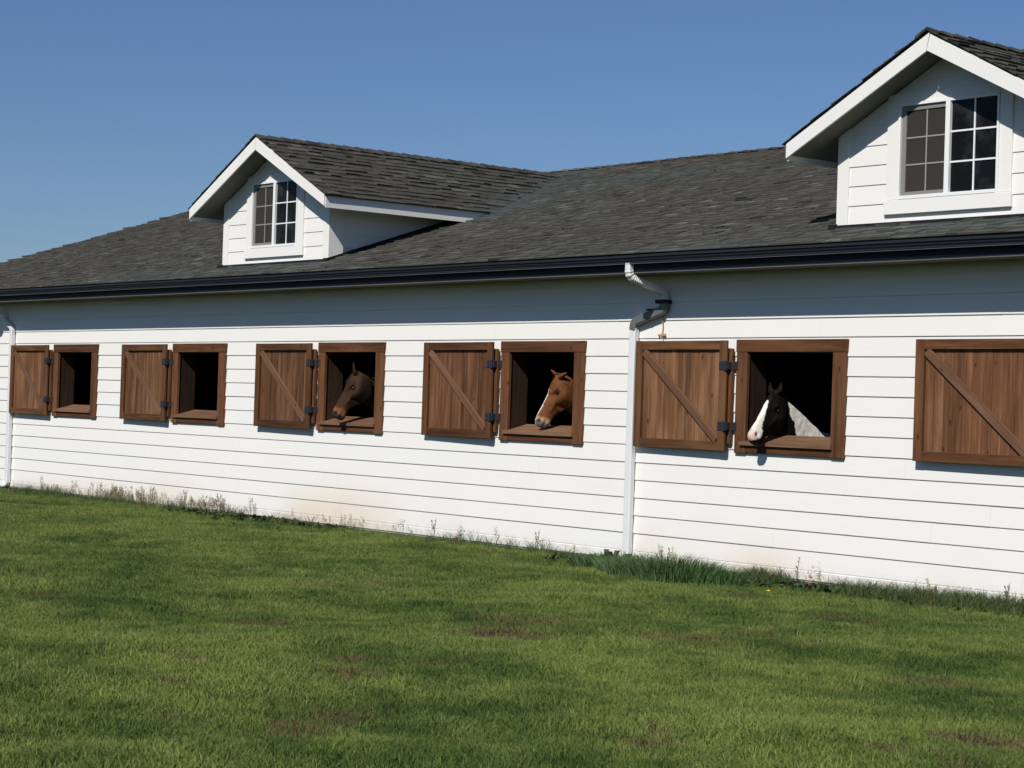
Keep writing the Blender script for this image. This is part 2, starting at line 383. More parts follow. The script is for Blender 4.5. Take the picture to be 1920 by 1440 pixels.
def shutter(x, ang, vi=0):
    root = MB(); root.box(-1.295, .032, .052, .080, -.475, .468)
    r = root.obj('shutter', M['wz'], barn); r.location = (x-.072, -.118, 1.7325); r.rotation_euler = (0, 0, ang)
    W = 1.335; H = .5475; st_w = .098
    boxo('stile_board', M['fz%d' % vi], r, -W, -W+st_w, 0, .030, -H, H, .003)
    boxo('stile_board', M['fz%d' % vi], r, -st_w, 0, 0, .030, -H, H, .003)
    boxo('rail_board', M['fx%d' % vi], r, -W+st_w+.001, -st_w-.001, .002, .030, H-.092, H-.001, .003)
    boxo('rail_board', M['fx%d' % vi], r, -W+st_w+.001, -st_w-.001, .002, .030, -H+.001, -H+.092, .003)
    # diagonal brace from upper left to lower right
    a = Vector((-W+st_w+.004, H-.095)); c = Vector((-st_w-.004, -H+.095)); d = (c-a).normalized(); nn = Vector((-d.y, d.x)); hw = .042
    L = (c-a).length; bb_ = MB(); bb_.box(-L/2+.02, L/2-.02, -.012, .012, -hw, hw)
    o = bb_.obj('brace', M['brace'], r, .003); mid = (a+c)/2; o.location = (mid.x, .0155, mid.y); o.rotation_euler = (0, math.atan2(-d.y, d.x), 0)
    n = 11; pw = (W-2*st_w+.02)/n
    for i in range(n):
        xx = -W+st_w-.01+i*pw
        boxo('plank', M['plank%d' % vi], r, xx+.0015, xx+pw-.0015, .0345+random.uniform(0, .003), .0515, -H+.05, H-.05, .0035)
    for hz in (.298, -.302):
        h = MB(); h.box(-.092, -.012, -.008, .0, -.043, .043)
        h.box(-.018, .020, -.020, .030, -.047, .047); h.box(.018, .10, .066, .072, -.043, .043); h.box(.012, .030, .0, .070, -.038, .038)
        for q in (-.07, -.035):
            for s_ in (-.025, .025): h.box(q-.006, q+.006, -.012, -.007, s_-.006, s_+.006)
        ho = h.obj('hinge', M['hinge'], r, .0025); ho.location = (0, 0, hz)
        ho.scale.y = 1.0
    return r
angs = [-.012, -.016, -.014, -.026, -.020, -.012, -.018]
for i, x in enumerate(WIN):
    stall_window(x); shutter(x, angs[i % len(angs)], i % 6)

# ------------------------------------------------------------------ roof
S = .333; RZ0 = 3.335; RY = 5.42; EY = -.575
roof = MB()
zt = lambda y: RZ0 + S*y
roof.prism([(EY+.02, zt(EY+.02)-.045), (RY, zt(RY)-.045), (RY, zt(RY)-.01), (EY+.02, zt(EY+.02)-.01)], 0, -5.3, XR+.3)
roof.prism([(RY, zt(RY)-.045), (2*RY-EY, zt(EY)-.045), (2*RY-EY, zt(EY)-.01), (RY, zt(RY)-.01)], 0, -5.3, XR+.3)
roof_o = roof.obj('roof', M['shingle_d'], barn)
DC = [6.168, 6.168+3*Pd]; DS = .52; DZ = 4.995; DHW = 1.66; DY = -.345
def lichen_at(x, y):
    v = 0.0
    for c in DC:
        # run-off wash below and right of each valley
        for sgn in (1, -1):
            # valley line from (c+1.66, 2.4) up to (c, 5.0)
            ax, ay, bx, by = c+sgn*1.66, 2.38, c, 4.98
            tq = ((x-ax)*(bx-ax)+(y-ay)*(by-ay))/((bx-ax)**2+(by-ay)**2); tq = min(max(tq, 0), 1)
            d = math.hypot(x-(ax+tq*(bx-ax)), y-(ay+tq*(by-ay)))
            v = max(v, math.exp(-(d/.75)**2)*1.0)
        v = max(v, .9*math.exp(-((x-(c+2.6))/1.9)**2-((y-4.1)/.42)**2))
        v = max(v, .75*math.exp(-((x-c)/2.2)**2-((y+.25)/.3)**2))
    v = max(v, .8*math.exp(-((x-14.6)/1.6)**2-((y+.42)/.14)**2), .8*math.exp(-((x-3.2)/1.4)**2-((y+.35)/.3)**2))
    return v
tabs = []      # (kind, verts(8), tone, lichen, center)
def add_tab(kind, O, U, V, N, u0, u1, v0, e, vmax):
    if vmax-v0 < .03: return
    th = random.choice((.007, .010, .014, .019, .026)); d = min(e*1.35, vmax-v0); jit = random.uniform(-.003, .003) if v0 > .01 else 0
    pts = []
    for (u, v, n_) in ((u0, v0+jit, 0), (u1, v0+jit, 0), (u1, v0+jit, th), (u0, v0+jit, th), (u0, v0+d*.42, th*.6), (u1, v0+d*.42, th*.6), (u0, v0+d, .002), (u1, v0+d, .002)):
        pts.append(O + U*u + V*v + N*n_)
    c = O + U*((u0+u1)/2) + V*(v0+e/2)
    tone = min(max(random.gauss(.56, .11) + (th-.014)*5, 0), 1)
    if random.random() < .05: tone = 1.0
    if random.random() < .025: tone = 0.0
    li = lichen_at(c.x, c.y) if kind == 'roof' else max(0, math.exp(-((c.y - (DZ-DS*abs(c.x-min(DC, key=lambda q: abs(q-c.x)))-RZ0)/S)/.35)**2))
    tabs.append((kind, pts, tone, li, c))
TF = [(0, 3, 2, 1), (3, 4, 5, 2), (4, 6, 7, 5), (0, 6, 4, 3), (1, 2, 5, 7)]
Vm = Vector((0, 1, S)).normalized(); Nm = Vector((0, -S, 1)).normalized(); Om = Vector((0, EY, zt(EY)))
ex = .137; nrow = int((RY-EY)*math.sqrt(1+S*S)/ex)
for r_ in range(nrow+1):
    u = -5.32 + random.uniform(-.3, 0); v0 = r_*ex; yy = EY + v0/math.sqrt(1+S*S); zz = zt(yy)
    while u < XR+.3:
        wd = random.uniform(.08, .24); u1 = min(u+wd, XR+.32); uc = (u+u1)/2; hid = False
        for c in DC:
            if abs(uc-c) < 1.0 and .25 < yy < 4.6 and DZ-DS*abs(uc-c) > zz+.25: hid = True
            if abs(uc-c) < 1.22 and .12 < yy < 2.0: hid = True
        if not hid: add_tab('roof', Om, Vector((1, 0, 0)), Vm, Nm, u, u1-.003, v0, ex, (RY-EY)*math.sqrt(1+S*S))
        u = u1
for di, c in enumerate(DC):
    for sgn in (1, -1):
        V = Vector((-sgn, 0, DS)).normalized(); N = Vector((sgn*DS, 0, 1)).normalized(); O = Vector((c+sgn*(DHW+.028), 0, DZ-DS*(DHW+.028)))
        Lr = (DHW+.026)*math.sqrt(1+DS*DS); n_ = int(Lr/ex)
        for r_ in range(n_+1):
            v0 = r_*ex; z = O.z + V.z*(v0+ex*.6); yend = (z-RZ0)/S + .05
            u = DY - .02 - random.uniform(0, .25)
            while u < yend:
                wd = random.uniform(.10, .28); u1 = min(u+wd, yend)
                ua = max(u, DY-.022-random.uniform(0, .008))
                if u1-ua > .03: add_tab('dormer%d%s' % (di, 'r' if sgn > 0 else 'l'), O, Vector((0, 1, 0)), V, N, ua, u1-.003, v0, ex, Lr)
                u = u1
def tab_mesh(name, lst, mat, origin=(0, 0, 0)):
    vs = []; fs = []; tn = []; lc = []
    for (_, pts, tone, li, c) in lst:
        n = len(vs); vs += [(p.x-origin[0], p.y-origin[1], p.z-origin[2]) for p in pts]; fs += [tuple(n+i for i in f) for f in TF]
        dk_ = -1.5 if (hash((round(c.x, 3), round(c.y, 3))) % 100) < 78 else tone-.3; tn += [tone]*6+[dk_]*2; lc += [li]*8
    me = bpy.data.meshes.new(name); me.from_pydata(vs, [], fs); me.update()
    bm = bmesh.new(); bm.from_mesh(me); bmesh.ops.recalc_face_normals(bm, faces=bm.faces) if False else None; bm.free()
    for nme, arr in (('tone', tn), ('lichen', lc)):
        a = me.attributes.new(nme, 'FLOAT', 'POINT'); a.data.foreach_set('value', arr)
    me.materials.append(mat); return me
# the shingles that show largest in the photograph are single objects
score = []
for i, t in enumerate(tabs):
    px, py, d = proj(*t[4])
    if t[0].endswith('l') and t[0].startswith('dormer'): continue
    if 0 < px < 1920 and 0 < py < 1440:
        w_ = (t[1][1]-t[1][0]).length
        score.append((w_/d**2, i))
score.sort(reverse=True); single = set(i for _, i in score[:290])

# fascia, gutter, soffit
boxo('fascia_board', M['fascia'], barn, -5.28, XR+.28, -.478, -.455, 2.958, 3.125, 0)
boxo('drip_edge', M['edge'], barn, -5.28, XR+.28, -.482, -.455, 2.950, 2.9575, 0)
boxo('soffit', M['soffit'], barn, -5.28, XR+.28, -.454, -.004, 2.962, 2.975, 0)
gp = [(-.482, 3.122), (-.482, 3.046), (-.545, 3.044), (-.549, 3.050), (-.549, 3.062), (-.562, 3.078), (-.566, 3.098), (-.580, 3.104), (-.580, 3.126), (-.572, 3.126), (-.572, 3.110), (-.556, 3.104), (-.553, 3.080), (-.541, 3.066), (-.540, 3.052), (-.490, 3.052), (-.490, 3.122)]
gb = MB(); nseg = 30
xs = [-5.28+(XR+.56+5.0)*i/nseg for i in range(nseg+1)]
for i, x in enumerate(xs):
    sag = -.012*math.sin(i*1.7)*math.sin(i*.6+.4)
    for (y, z) in gp: gb.v.append((x, y, z+sag*.35))
k = len(gp)
for i in range(nseg):
    for j in range(k):
        j2 = (j+1) % k; gb.f.append((i*k+j, i*k+j2, (i+1)*k+j2, (i+1)*k+j))
gb.f.append(tuple(range(k))); gb.f.append(tuple(nseg*k+j for j in range(k))[::-1])
gut = gb.obj('gutter', M['gutter'], barn)
boxo('gutter_edge', M['edge'], gut, -5.27, XR+.27, -.5515, -.5465, 3.0385, 3.0425, 0)
# rake trim on the left gable end
rk = MB()
for a, b_ in (((EY, zt(EY)-.01), (RY, zt(RY)-.01)), ((RY, zt(RY)-.01), (2*RY-EY, zt(EY)-.01))):
    rk.prism([(a[0], a[1]-.16), (b_[0], b_[1]-.16), (b_[0], b_[1]-.02), (a[0], a[1]-.02)], 0, -5.315, -5.29)
rk.obj('rake_board', M['trim'], barn)
# ridge caps
def ridge_caps(parent, p0, p1, slope, mat, perp, step=.2):
    n = int((p1-p0).length/step); dr = (p1-p0).normalized()
    for i in range(n):
        a = p0 + dr*(i*step); hw = .13; t0, t1 = .022+random.uniform(0, .006), .008
        dd = dr*(step*1.25); pts = []
        for base, th in ((a, t0), (a+dd, t1)):
            for s_ in (-1, 0, 1):
                q = base + perp*(s_*hw) + Vector((0, 0, -slope*hw*abs(s_) + th)); pts.append(q)
        for base in (a, ):
            for s_ in (-1, 0, 1): pts.append(base + perp*(s_*hw) + Vector((0, 0, -slope*hw*abs(s_))))
        me = bpy.data.meshes.new('ridge_cap'); me.from_pydata([tuple(q-a) for q in pts], [], [(0, 1, 4, 3), (1, 2, 5, 4), (0, 6, 7, 1), (1, 7, 8, 2)]); me.update()
        tn = random.random()*.8; at = me.attributes.new('tone', 'FLOAT', 'POINT'); at.data.foreach_set('value', [tn]*9)
        me.materials.append(mat); o = bpy.data.objects.new('ridge_cap', me); o.location = a; link(o, parent)
ridge_caps(roof_o, Vector((-5.3, RY, zt(RY)+.004)), Vector((XR+.3, RY, zt(RY)+.004)), S, M['shingle'], Vector((0, 1, 0)), .25)

# ------------------------------------------------------------------ dormers
def clip_poly(poly, a, b, c):
    """keep a*x+b*z<=c"""
    out = []
    for i in range(len(poly)):
        p, q = poly[i], poly[(i+1) % len(poly)]; fp = a*p[0]+b*p[1]-c; fq_ = a*q[0]+b*q[1]-c
        if fp <= 0: out.append(p)
        if fp*fq_ < 0:
            t = fp/(fp-fq_); out.append((p[0]+t*(q[0]-p[0]), p[1]+t*(q[1]-p[1])))
    return out
FH = 1.262
def dormer(c, di):
    zroof = lambda dx: DZ-.03-DS*abs(dx)
    b = MB()
    # solid gable front with side walls (kept inside the siding)
    b.prism([(c-FH+.01, 3.30), (c+FH-.01, 3.30), (c+FH-.01, zroof(FH)-.02), (c, zroof(0)-.03), (c-FH+.01, zroof(FH)-.02)], 1, .004, .02)
    for sg in (-1, 1):
        b.prism([(0.02, 3.28), (2.45, 4.10), (2.45, zroof(FH)-.05), (.02, zroof(FH)-.05)], 0, min(c+sg*(FH-.03), c+sg*(FH-.012)), max(c+sg*(FH-.03), c+sg*(FH-.012)))
    d = b.obj('dormer', M['trim'], barn)
    # roof deck with boxed soffit
    dk = MB()
    for sg in (-1, 1):
        n0 = len(dk.v)
        def pt(dx, y, dz): return (c+sg*dx, y, DZ-DS*dx+dz)
        e = DHW-.012
        # deck top follows to the valley
        vs = [pt(e, DY+.012, -.012), pt(0, DY+.012, -.012), pt(0, 5.0, -.012), pt(e, 2.42, -.012), pt(e, DY+.012, -.13), pt(0, DY+.012, -.13), pt(0, 4.95, -.13), pt(e, 2.2, -.13)]
        dk.v += vs; dk.f += [tuple(n0+i for i in q) for q in ((0, 1, 2, 3), (4, 7, 6, 5), (0, 4, 5, 1), (3, 2, 6, 7), (0, 3, 7, 4), (1, 5, 6, 2))]
    dk.obj('roof_deck', M['dsoffit'], d)
    # rake boards
    for sg in (-1, 1):
        gap = .004 if di == 0 else (.006 if sg < 0 else .012)
        if di == 1 and sg > 0: pl = [(.028, DZ-.02-DS*.028), (DHW-.02, DZ-.02-DS*(DHW-.02)), (DHW-.02, DZ-.158-DS*(DHW-.02)), (-.004, DZ-.178)]
        elif di == 1: pl = [(-.022, DZ-.02), (DHW-.02, DZ-.02-DS*(DHW-.02)), (DHW-.02, DZ-.158-DS*(DHW-.02)), (.010, DZ-.185)]
        else: pl = [(gap, DZ-.02), (DHW-.02, DZ-.02-DS*(DHW-.02)), (DHW-.02, DZ-.158-DS*(DHW-.02)), (gap, DZ-.185)]
        rb = MB(); rb.prism([(c+sg*p[0], p[1]) for p in pl], 1, DY-.012, DY+.011); rb.obj('rake_board', M['trim'], d, .002)
        # eave fascia running back into the main roof
        xa = c+sg*(DHW-.011); zt1 = DZ-.022-DS*DHW; zb1 = zt1-.145
        fb = MB(); fb.prism([(DY+.0115, zb1), ((zb1-RZ0)/S-.01, zb1), ((zt1-RZ0)/S-.01, zt1), (DY+.0115, zt1)], 0, min(xa, xa-sg*.022), max(xa, xa-sg*.022))
        fb.obj('eave_board', M['trim'], d)
    # front siding courses cut to the gable and around the window
    wx0, wx1, wz0, wz1 = c-.69, c+.69, 3.425, 4.53
    z = 3.345; zl = [3.345, 3.535]
    while zl[-1] < 4.9: zl.append(zl[-1]+.183)
    for z0_, z1_ in zip(zl, zl[1:]):
        parts_ = [(c-FH+.115, c+FH-.115)]
        if z1_ > wz0+.01 and z0_ < wz1: parts_ = [(c-FH+.115, wx0-.001), (wx1+.001, c+FH-.115)]
        if z0_ < wz0 < z1_: parts_.append((wx0, wx1, z0_, wz0-.002))
        if z0_ < wz1 < z1_: parts_.append((wx0, wx1, wz1+.002, z1_))
        for q in parts_:
            za, zb_ = (q[2], q[3]) if len(q) == 4 else (z0_, z1_)
            poly = [(q[0], za), (q[1], za), (q[1], zb_), (q[0], zb_)]
            poly = clip_poly(poly, DS, 1, DZ-.14+DS*c); 
            if poly: poly = clip_poly(poly, -DS, 1, DZ-.14-DS*c)
            if len(poly) < 3: continue
            bm = bmesh.new(); fv = []; bv = []
            for (px_, pz_) in poly:
                t_ = (pz_-za)/max(zb_-za, .01); yy = -.0135*(1-t_) - .004*t_
                fv.append(bm.verts.new((px_, yy, pz_))); bv.append(bm.verts.new((px_, .006, pz_)))
            bm.faces.new(fv); bm.faces.new(bv[::-1])
            for i in range(len(fv)): j = (i+1) % len(fv); bm.faces.new((fv[j], fv[i], bv[i], bv[j]))
            bmesh.ops.recalc_face_normals(bm, faces=bm.faces)
            me = bpy.data.meshes.new('siding_plank'); bm.to_mesh(me); bm.free(); me.materials.append(M['trim'])
            link(bpy.data.objects.new('siding_plank', me), d)
    # side siding and corner boards
    for sg in (-1, 1):
        a_, b2 = sorted((c+sg*FH, c+sg*(FH-.114)))
        cb = MB(); cb.prism([(a_, 3.335), (b2, 3.335), (b2, zroof(abs(b2-c))-.105), (a_, zroof(abs(a_-c))-.105)], 1, -.022, .0035); cb.obj('corner_board', M['trim'], d, .002)
        s0, s1 = sorted((c+sg*(FH+.0005), c+sg*(FH+.021)))
        ztop = zroof(FH+.021)-.105
        cb = MB(); cb.prism([(-.022, 3.335), (.205, 3.335+.205*S+.02), (.205, ztop), (-.022, ztop)], 0, s0, s1); cb.obj('corner_board', M['trim'], d, .002)
        for i in range(5):
            z0_, z1_ = 3.35+.185*i-.02, 3.35+.185*(i+1)-.02
            y1 = (z1_-RZ0)/S
            poly = [(.207, z0_), (3.2, z0_), (3.2, z1_), (.207, z1_)]
            poly = clip_poly(poly, S, -1, -(RZ0+.02)) ; 
            if poly: poly = clip_poly(poly, 0, 1, ztop)
            if len(poly) < 3: continue
            n0 = len(poly); bm = bmesh.new(); fv = []; bv = []
            for (py_, pz_) in poly:
                t_ = (pz_-z0_)/(z1_-z0_); off = .014*(1-t_)+.004*t_
                fv.append(bm.verts.new((c+sg*(FH-.011+off), py_, pz_))); bv.append(bm.verts.new((c+sg*(FH-.013), py_, pz_)))
            bm.faces.new(fv); bm.faces.new(bv[::-1])
            for k_ in range(n0): j = (k_+1) % n0; bm.faces.new((fv[j], fv[k_], bv[k_], bv[j]))
            bmesh.ops.recalc_face_normals(bm, faces=bm.faces)
            me = bpy.data.meshes.new('siding_plank'); bm.to_mesh(me); bm.free(); me.materials.append(M['trim'])
            link(bpy.data.objects.new('siding_plank', me), d)
        # step flashing along the side wall
        f0, f1 = sorted((c+sg*(FH+.002), c+sg*(FH+.026)))
        fl = MB(); fl.prism([(-.03, RZ0-.01), (2.6, RZ0+2.6*S-.01), (2.6, RZ0+2.6*S+.045), (-.03, RZ0+.035)], 0, f0, f1); fl.obj('step_flashing', M['flash'], d)
    for fx in (c-FH-.075, c+FH-.02): boxo('flashing_corner', M['flash'], d, fx, fx+.07, -.075, -.024, RZ0-.04, RZ0+.03, .004)
    boxo('apron_flashing', M['flash'], d, c-FH-.06, c+FH+.05, -.05, .003, RZ0-.025, RZ0+.022, 0)
    # window
    gx0, gx1, gz0, gz1 = c-.557, c+.557, 3.556, 4.436
    boxo('window_casing', M['trim'], d, wx0, gx0-.001, -.030, .003, 3.561, wz1, .003)
    boxo('window_casing', M['trim'], d, gx1+.001, wx1, -.030, .003, 3.561, wz1, .003)
    boxo('window_casing', M['trim'], d, gx0, gx1, -.029, .003, gz1+.001, wz1, .003)
    boxo('window_apron', M['trim'], d, wx0-.012, wx1+.012, -.045, .003, 3.425, 3.5575, .004)
    fr = MB()
    fr.box(gx0, gx0+.028, -.042, .0, gz0+.002, gz1); fr.box(gx1-.022, gx1, -.042, 0, gz0+.002, gz1)
    fr.box(gx0+.028, gx1-.022, -.041, 0, gz1-.026, gz1); fr.box(gx0+.028, gx1-.022, -.048, 0, gz0+.002, gz0+.034)
    fr.box(c-.022, c+.028, -.044, -.001, gz0+.034, gz1-.026)
    wf = fr.obj('window_frame', M['vinyl'], d, .002)
    # left sliding sash behind its screen
    sx0, sx1, sz0, sz1 = gx0+.0285, c-.0225, gz0+.0345, gz1-.0265
    ss = MB(); ss.box(sx0, sx0+.05, -.020, -.003, sz0, sz1); ss.box(sx0+.05, sx1, -.020, -.003, sz0, sz0+.035); ss.box(sx0+.05, sx1, -.020, -.003, sz1-.045, sz1)
    ss.obj('sash', M['vinylgrey'], d, .002)
    boxo('window_screen', M['screen'], d, sx0+.0505, sx1-.0005, -.008, -.004, sz0+.0355, sz1-.0455, 0)
    mw = .016
    def muntins(x0, x1, z0_, z1_, mat, y0, y1, mw):
        xm = (x0+x1)/2
        boxo('muntin', mat, d, xm-mw/2, xm+mw/2, y0, y1, z0_, z1_, 0)
        for i in (1, 2):
            zz_ = z0_+(z1_-z0_)*i/3
            boxo('muntin', mat, d, x0, xm-mw/2-.0005, y0, y1, zz_-mw/2, zz_+mw/2, 0); boxo('muntin', mat, d, xm+mw/2+.0005, x1, y0, y1, zz_-mw/2, zz_+mw/2, 0)
    muntins(sx0+.051, sx1-.001, sz0+.036, sz1-.046, M['muntg'], -.0125, -.0085, .0125)
    px0, px1 = c+.0285, gx1-.0225
    xm = (px0+px1)/2; zz3 = [sz0+(sz1-sz0)*i/3 for i in range(4)]
    for i in range(3):
        for (a_, b2) in ((px0, xm), (xm, px1)):
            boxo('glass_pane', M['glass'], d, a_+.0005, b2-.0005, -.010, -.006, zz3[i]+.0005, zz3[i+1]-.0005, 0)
    muntins(px0, px1, sz0, sz1, M['vinyl'], -.019, -.0105, .0155)
    # ridge caps
    ridge_caps(d, Vector((c, DY-.02, DZ+.006)), Vector((c, 4.97, DZ+.006)), DS, M['shingle_d'], Vector((1, 0, 0)), .2)
    return d
M['muntg'] = new_mat('muntin_behind_screen', .6, .2, 0, (.30, .29, .27))[0]
dorms = [dormer(c, i) for i, c in enumerate(DC)]
def par(kind): return roof_o if kind == 'roof' else dorms[int(kind[6])]
rest = {'roof': [], 'dormer0': [], 'dormer1': []}
for i, t in enumerate(tabs):
    key = t[0] if t[0] == 'roof' else t[0][:7]
    if i in single:
        me = tab_mesh('shingle', [t], M['shingle'] if key == 'roof' else M['shingle_d'], t[4]); o = bpy.data.objects.new('shingle', me); o.location = t[4]; link(o, par(t[0]))
    else: rest[key].append(t)
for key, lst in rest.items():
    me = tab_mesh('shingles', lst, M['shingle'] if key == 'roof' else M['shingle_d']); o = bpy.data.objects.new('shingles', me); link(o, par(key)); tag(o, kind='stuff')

# ------------------------------------------------------------------ downspouts
RP = [(-.038, -.028), (.038, -.028), (.038, .028), (-.038, .028)]
def rib(path, n=6):
    return path
def arc_path(pts, r=.05, n=5):
    P = [Vector(p) for p in pts]; out = [P[0]]
    for i in range(1, len(P)-1):
        a = (P[i-1]-P[i]); b_ = (P[i+1]-P[i]); ra = min(r, a.length*.45, b_.length*.45)
        A = P[i]+a.normalized()*ra; B = P[i]+b_.normalized()*ra
        for k_ in range(n+1):
            t_ = k_/n; out.append(A*(1-t_)**2 + P[i]*2*t_*(1-t_) + B*t_**2)
    out.append(P[-1]); return out
def ribbed(path, hw, hd, step=.011, amp=.0035, ribs=None):
    """pipe with crimped ridges, resampled finely"""
    P = [Vector(p) for p in path]; dens = []; 
    for a, b_ in zip(P, P[1:]):
        n = max(1, int((b_-a).length/step)); dens += [a.lerp(b_, i/n) for i in range(n)]
    dens.append(P[-1]); V = []; Fc = []; A = Vector((1, 0, 0))
    for i, p in enumerate(dens):
        t = (dens[min(i+2, len(dens)-1)]-dens[max(i-2, 0)]).normalized(); A = (A-t*A.dot(t)).normalized(); B = t.cross(A)
        g_ = amp*(1 if i % 2 else -1) if (ribs is None or ribs(i/len(dens))) else 0
        c8 = .25
        for a, b_ in ((-1, -1+c8), (-1+c8, -1), (1-c8, -1), (1, -1+c8), (1, 1-c8), (1-c8, 1), (-1+c8, 1), (-1, 1-c8)):
            V.append(tuple(p + A*(a*(hw+g_)) + B*(b_*(hd+g_))))
    n = len(dens)
    for i in range(n-1):
        for j in range(8): j2 = (j+1) % 8; Fc.append((i*8+j, i*8+j2, (i+1)*8+j2, (i+1)*8+j))
    Fc.append(tuple(range(8))[::-1]); Fc.append(tuple((n-1)*8+j for j in range(8)))
    return V, Fc
def pipe_obj(name, V, Fc, mat, parent):
    me = bpy.data.meshes.new(name); me.from_pydata(V, [], Fc); bm = bmesh.new(); bm.from_mesh(me); bmesh.ops.recalc_face_normals(bm, faces=bm.faces); bm.to_mesh(me); bm.free()
    me.materials.append(mat); return link(bpy.data.objects.new(name, me), parent)
def downspout(xp, xo, dark):
    V, Fc = ribbed([(xp, -.056, .06), (xp, -.056, 2.44)], .047, .034, .4, 0)
    d = pipe_obj('downspout', V, Fc, M['pipe_w'], barn)
    for s_ in (-.018, .018):   # pressed flutes on the face
        boxo('flute', M['pipe_w'], d, xp+s_-.004, xp+s_+.004, -.0935, -.0895, .08, 2.42, .001)
    up_ = arc_path([(xo, -.52, 3.05), (xo, -.52, 2.915), (xo+.05, -.09, 2.785), (xo+.06, -.066, 2.74), (xo+.06, -.066, 2.67)], .07, 5)
    V, Fc = ribbed(up_, .038, .030, .011, .0035, lambda t: .10 < t < .42)
    pipe_obj('elbow', V, Fc, M['pipe_w'], d)
    if dark:
        lo_ = arc_path([(xo+.06, -.066, 2.685), (xo+.055, -.066, 2.60), (xp+.02, -.066, 2.48), (xp, -.062, 2.40)], .06, 5)
        V, Fc = ribbed(lo_, .043, .036, .014, .0015, lambda t: t > .78)
        pipe_obj('elbow', V, Fc, M['pipe_g'], d)
        boxo('pipe_strap', M['flash'], d, xo-.035, xo+.112, -.112, -.004, 2.665, 2.705, .002)
        boxo('pipe_strap', M['flash'], d, xp+.14, xp+.24, -.030, -.006, 2.60, 2.618, .002)
    else:
        lo_ = arc_path([(xo+.06, -.066, 2.685), (xp+.01, -.062, 2.56), (xp, -.058, 2.42)], .06, 5)
        V, Fc = ribbed(lo_, .040, .032, .014, .001)
        pipe_obj('elbow', V, Fc, M['pipe_w'], d)
        V, Fc = ribbed(arc_path([(xp, -.06, .12), (xp, -.06, .045), (xp-.25, -.10, .005)], .05, 4), .046, .033, .012, .0025)
        pipe_obj('elbow', V, Fc, M['pipe_w'], d)
    return d
downspout(13.205, 13.60, True)
downspout(-1.465, -1.80, False)
# tan cord above the fifth shutter
V, Fc = sweep([(13.605, -.030, 2.60), (13.600, -.028, 2.50), (13.607, -.026, 2.42), (13.604, -.028, 2.345)], [(.0055*math.cos(a), .0055*math.sin(a)) for a in (0, 1.26, 2.51, 3.77, 5.03)])
cd = mesh_obj('cord', V, Fc, M['tan']); tag(cd, 'short tan cord with a frayed knot hanging above the shutter beside the downspout', 'cord')
kn = MB()
for i in range(7):
    a = random.uniform(-.05, .05); kn.prism([(13.605+a-.012, 2.332), (13.605+a+.012, 2.330), (13.605+a+.009, 2.350+random.uniform(0, .012)), (13.605+a-.009, 2.352)], 1, -.036-random.uniform(0, .008), -.022)
kn.prism([(13.600, 2.305), (13.610, 2.305), (13.611, 2.345), (13.599, 2.345)], 1, -.033, -.024)
kn.obj('knot', M['tan'], cd, .002)

# ------------------------------------------------------------------ horses
def ring(P, n, s, depth, wt, wm, wb, K=20):
    """closed section hanging below P along -n; widths near top, middle, bottom"""
    out = []
    for i in range(K):
        ph = 2*math.pi*i/K; cc, ss = math.cos(ph), math.sin(ph)
        d = depth*(1-cc)/2; f = d/depth if depth else 0
        wv = (wt*(1-f*2)+wm*f*2) if f < .5 else (wm*(1-(f-.5)*2)+wb*(f-.5)*2)
        sh = math.copysign(abs(ss)**.8, ss)
        out.append(P - n*d + s*(sh*wv))
    return out
def loft(bm, rings):
    vr = [[bm.verts.new(p) for p in r] for r in rings]; K = len(rings[0])
    for a, b_ in zip(vr, vr[1:]):
        for j in range(K): bm.faces.new((a[j], a[(j+1) % K], b_[(j+1) % K], b_[j]))
    bm.faces.new(vr[0][::-1]); bm.faces.new(vr[-1])
def limb(bm, pts, K=12):
    rs = []
    for i, (p, rx, ry) in enumerate(pts):
        rs.append([Vector(p)+Vector((rx*math.cos(2*math.pi*j/K), ry*math.sin(2*math.pi*j/K), 0)) for j in range(K)])
    loft(bm, rs)
def cr(t, xs_, ys_): return float(np.interp(t, xs_, ys_))
def u_c(co): return np.ones(len(co))
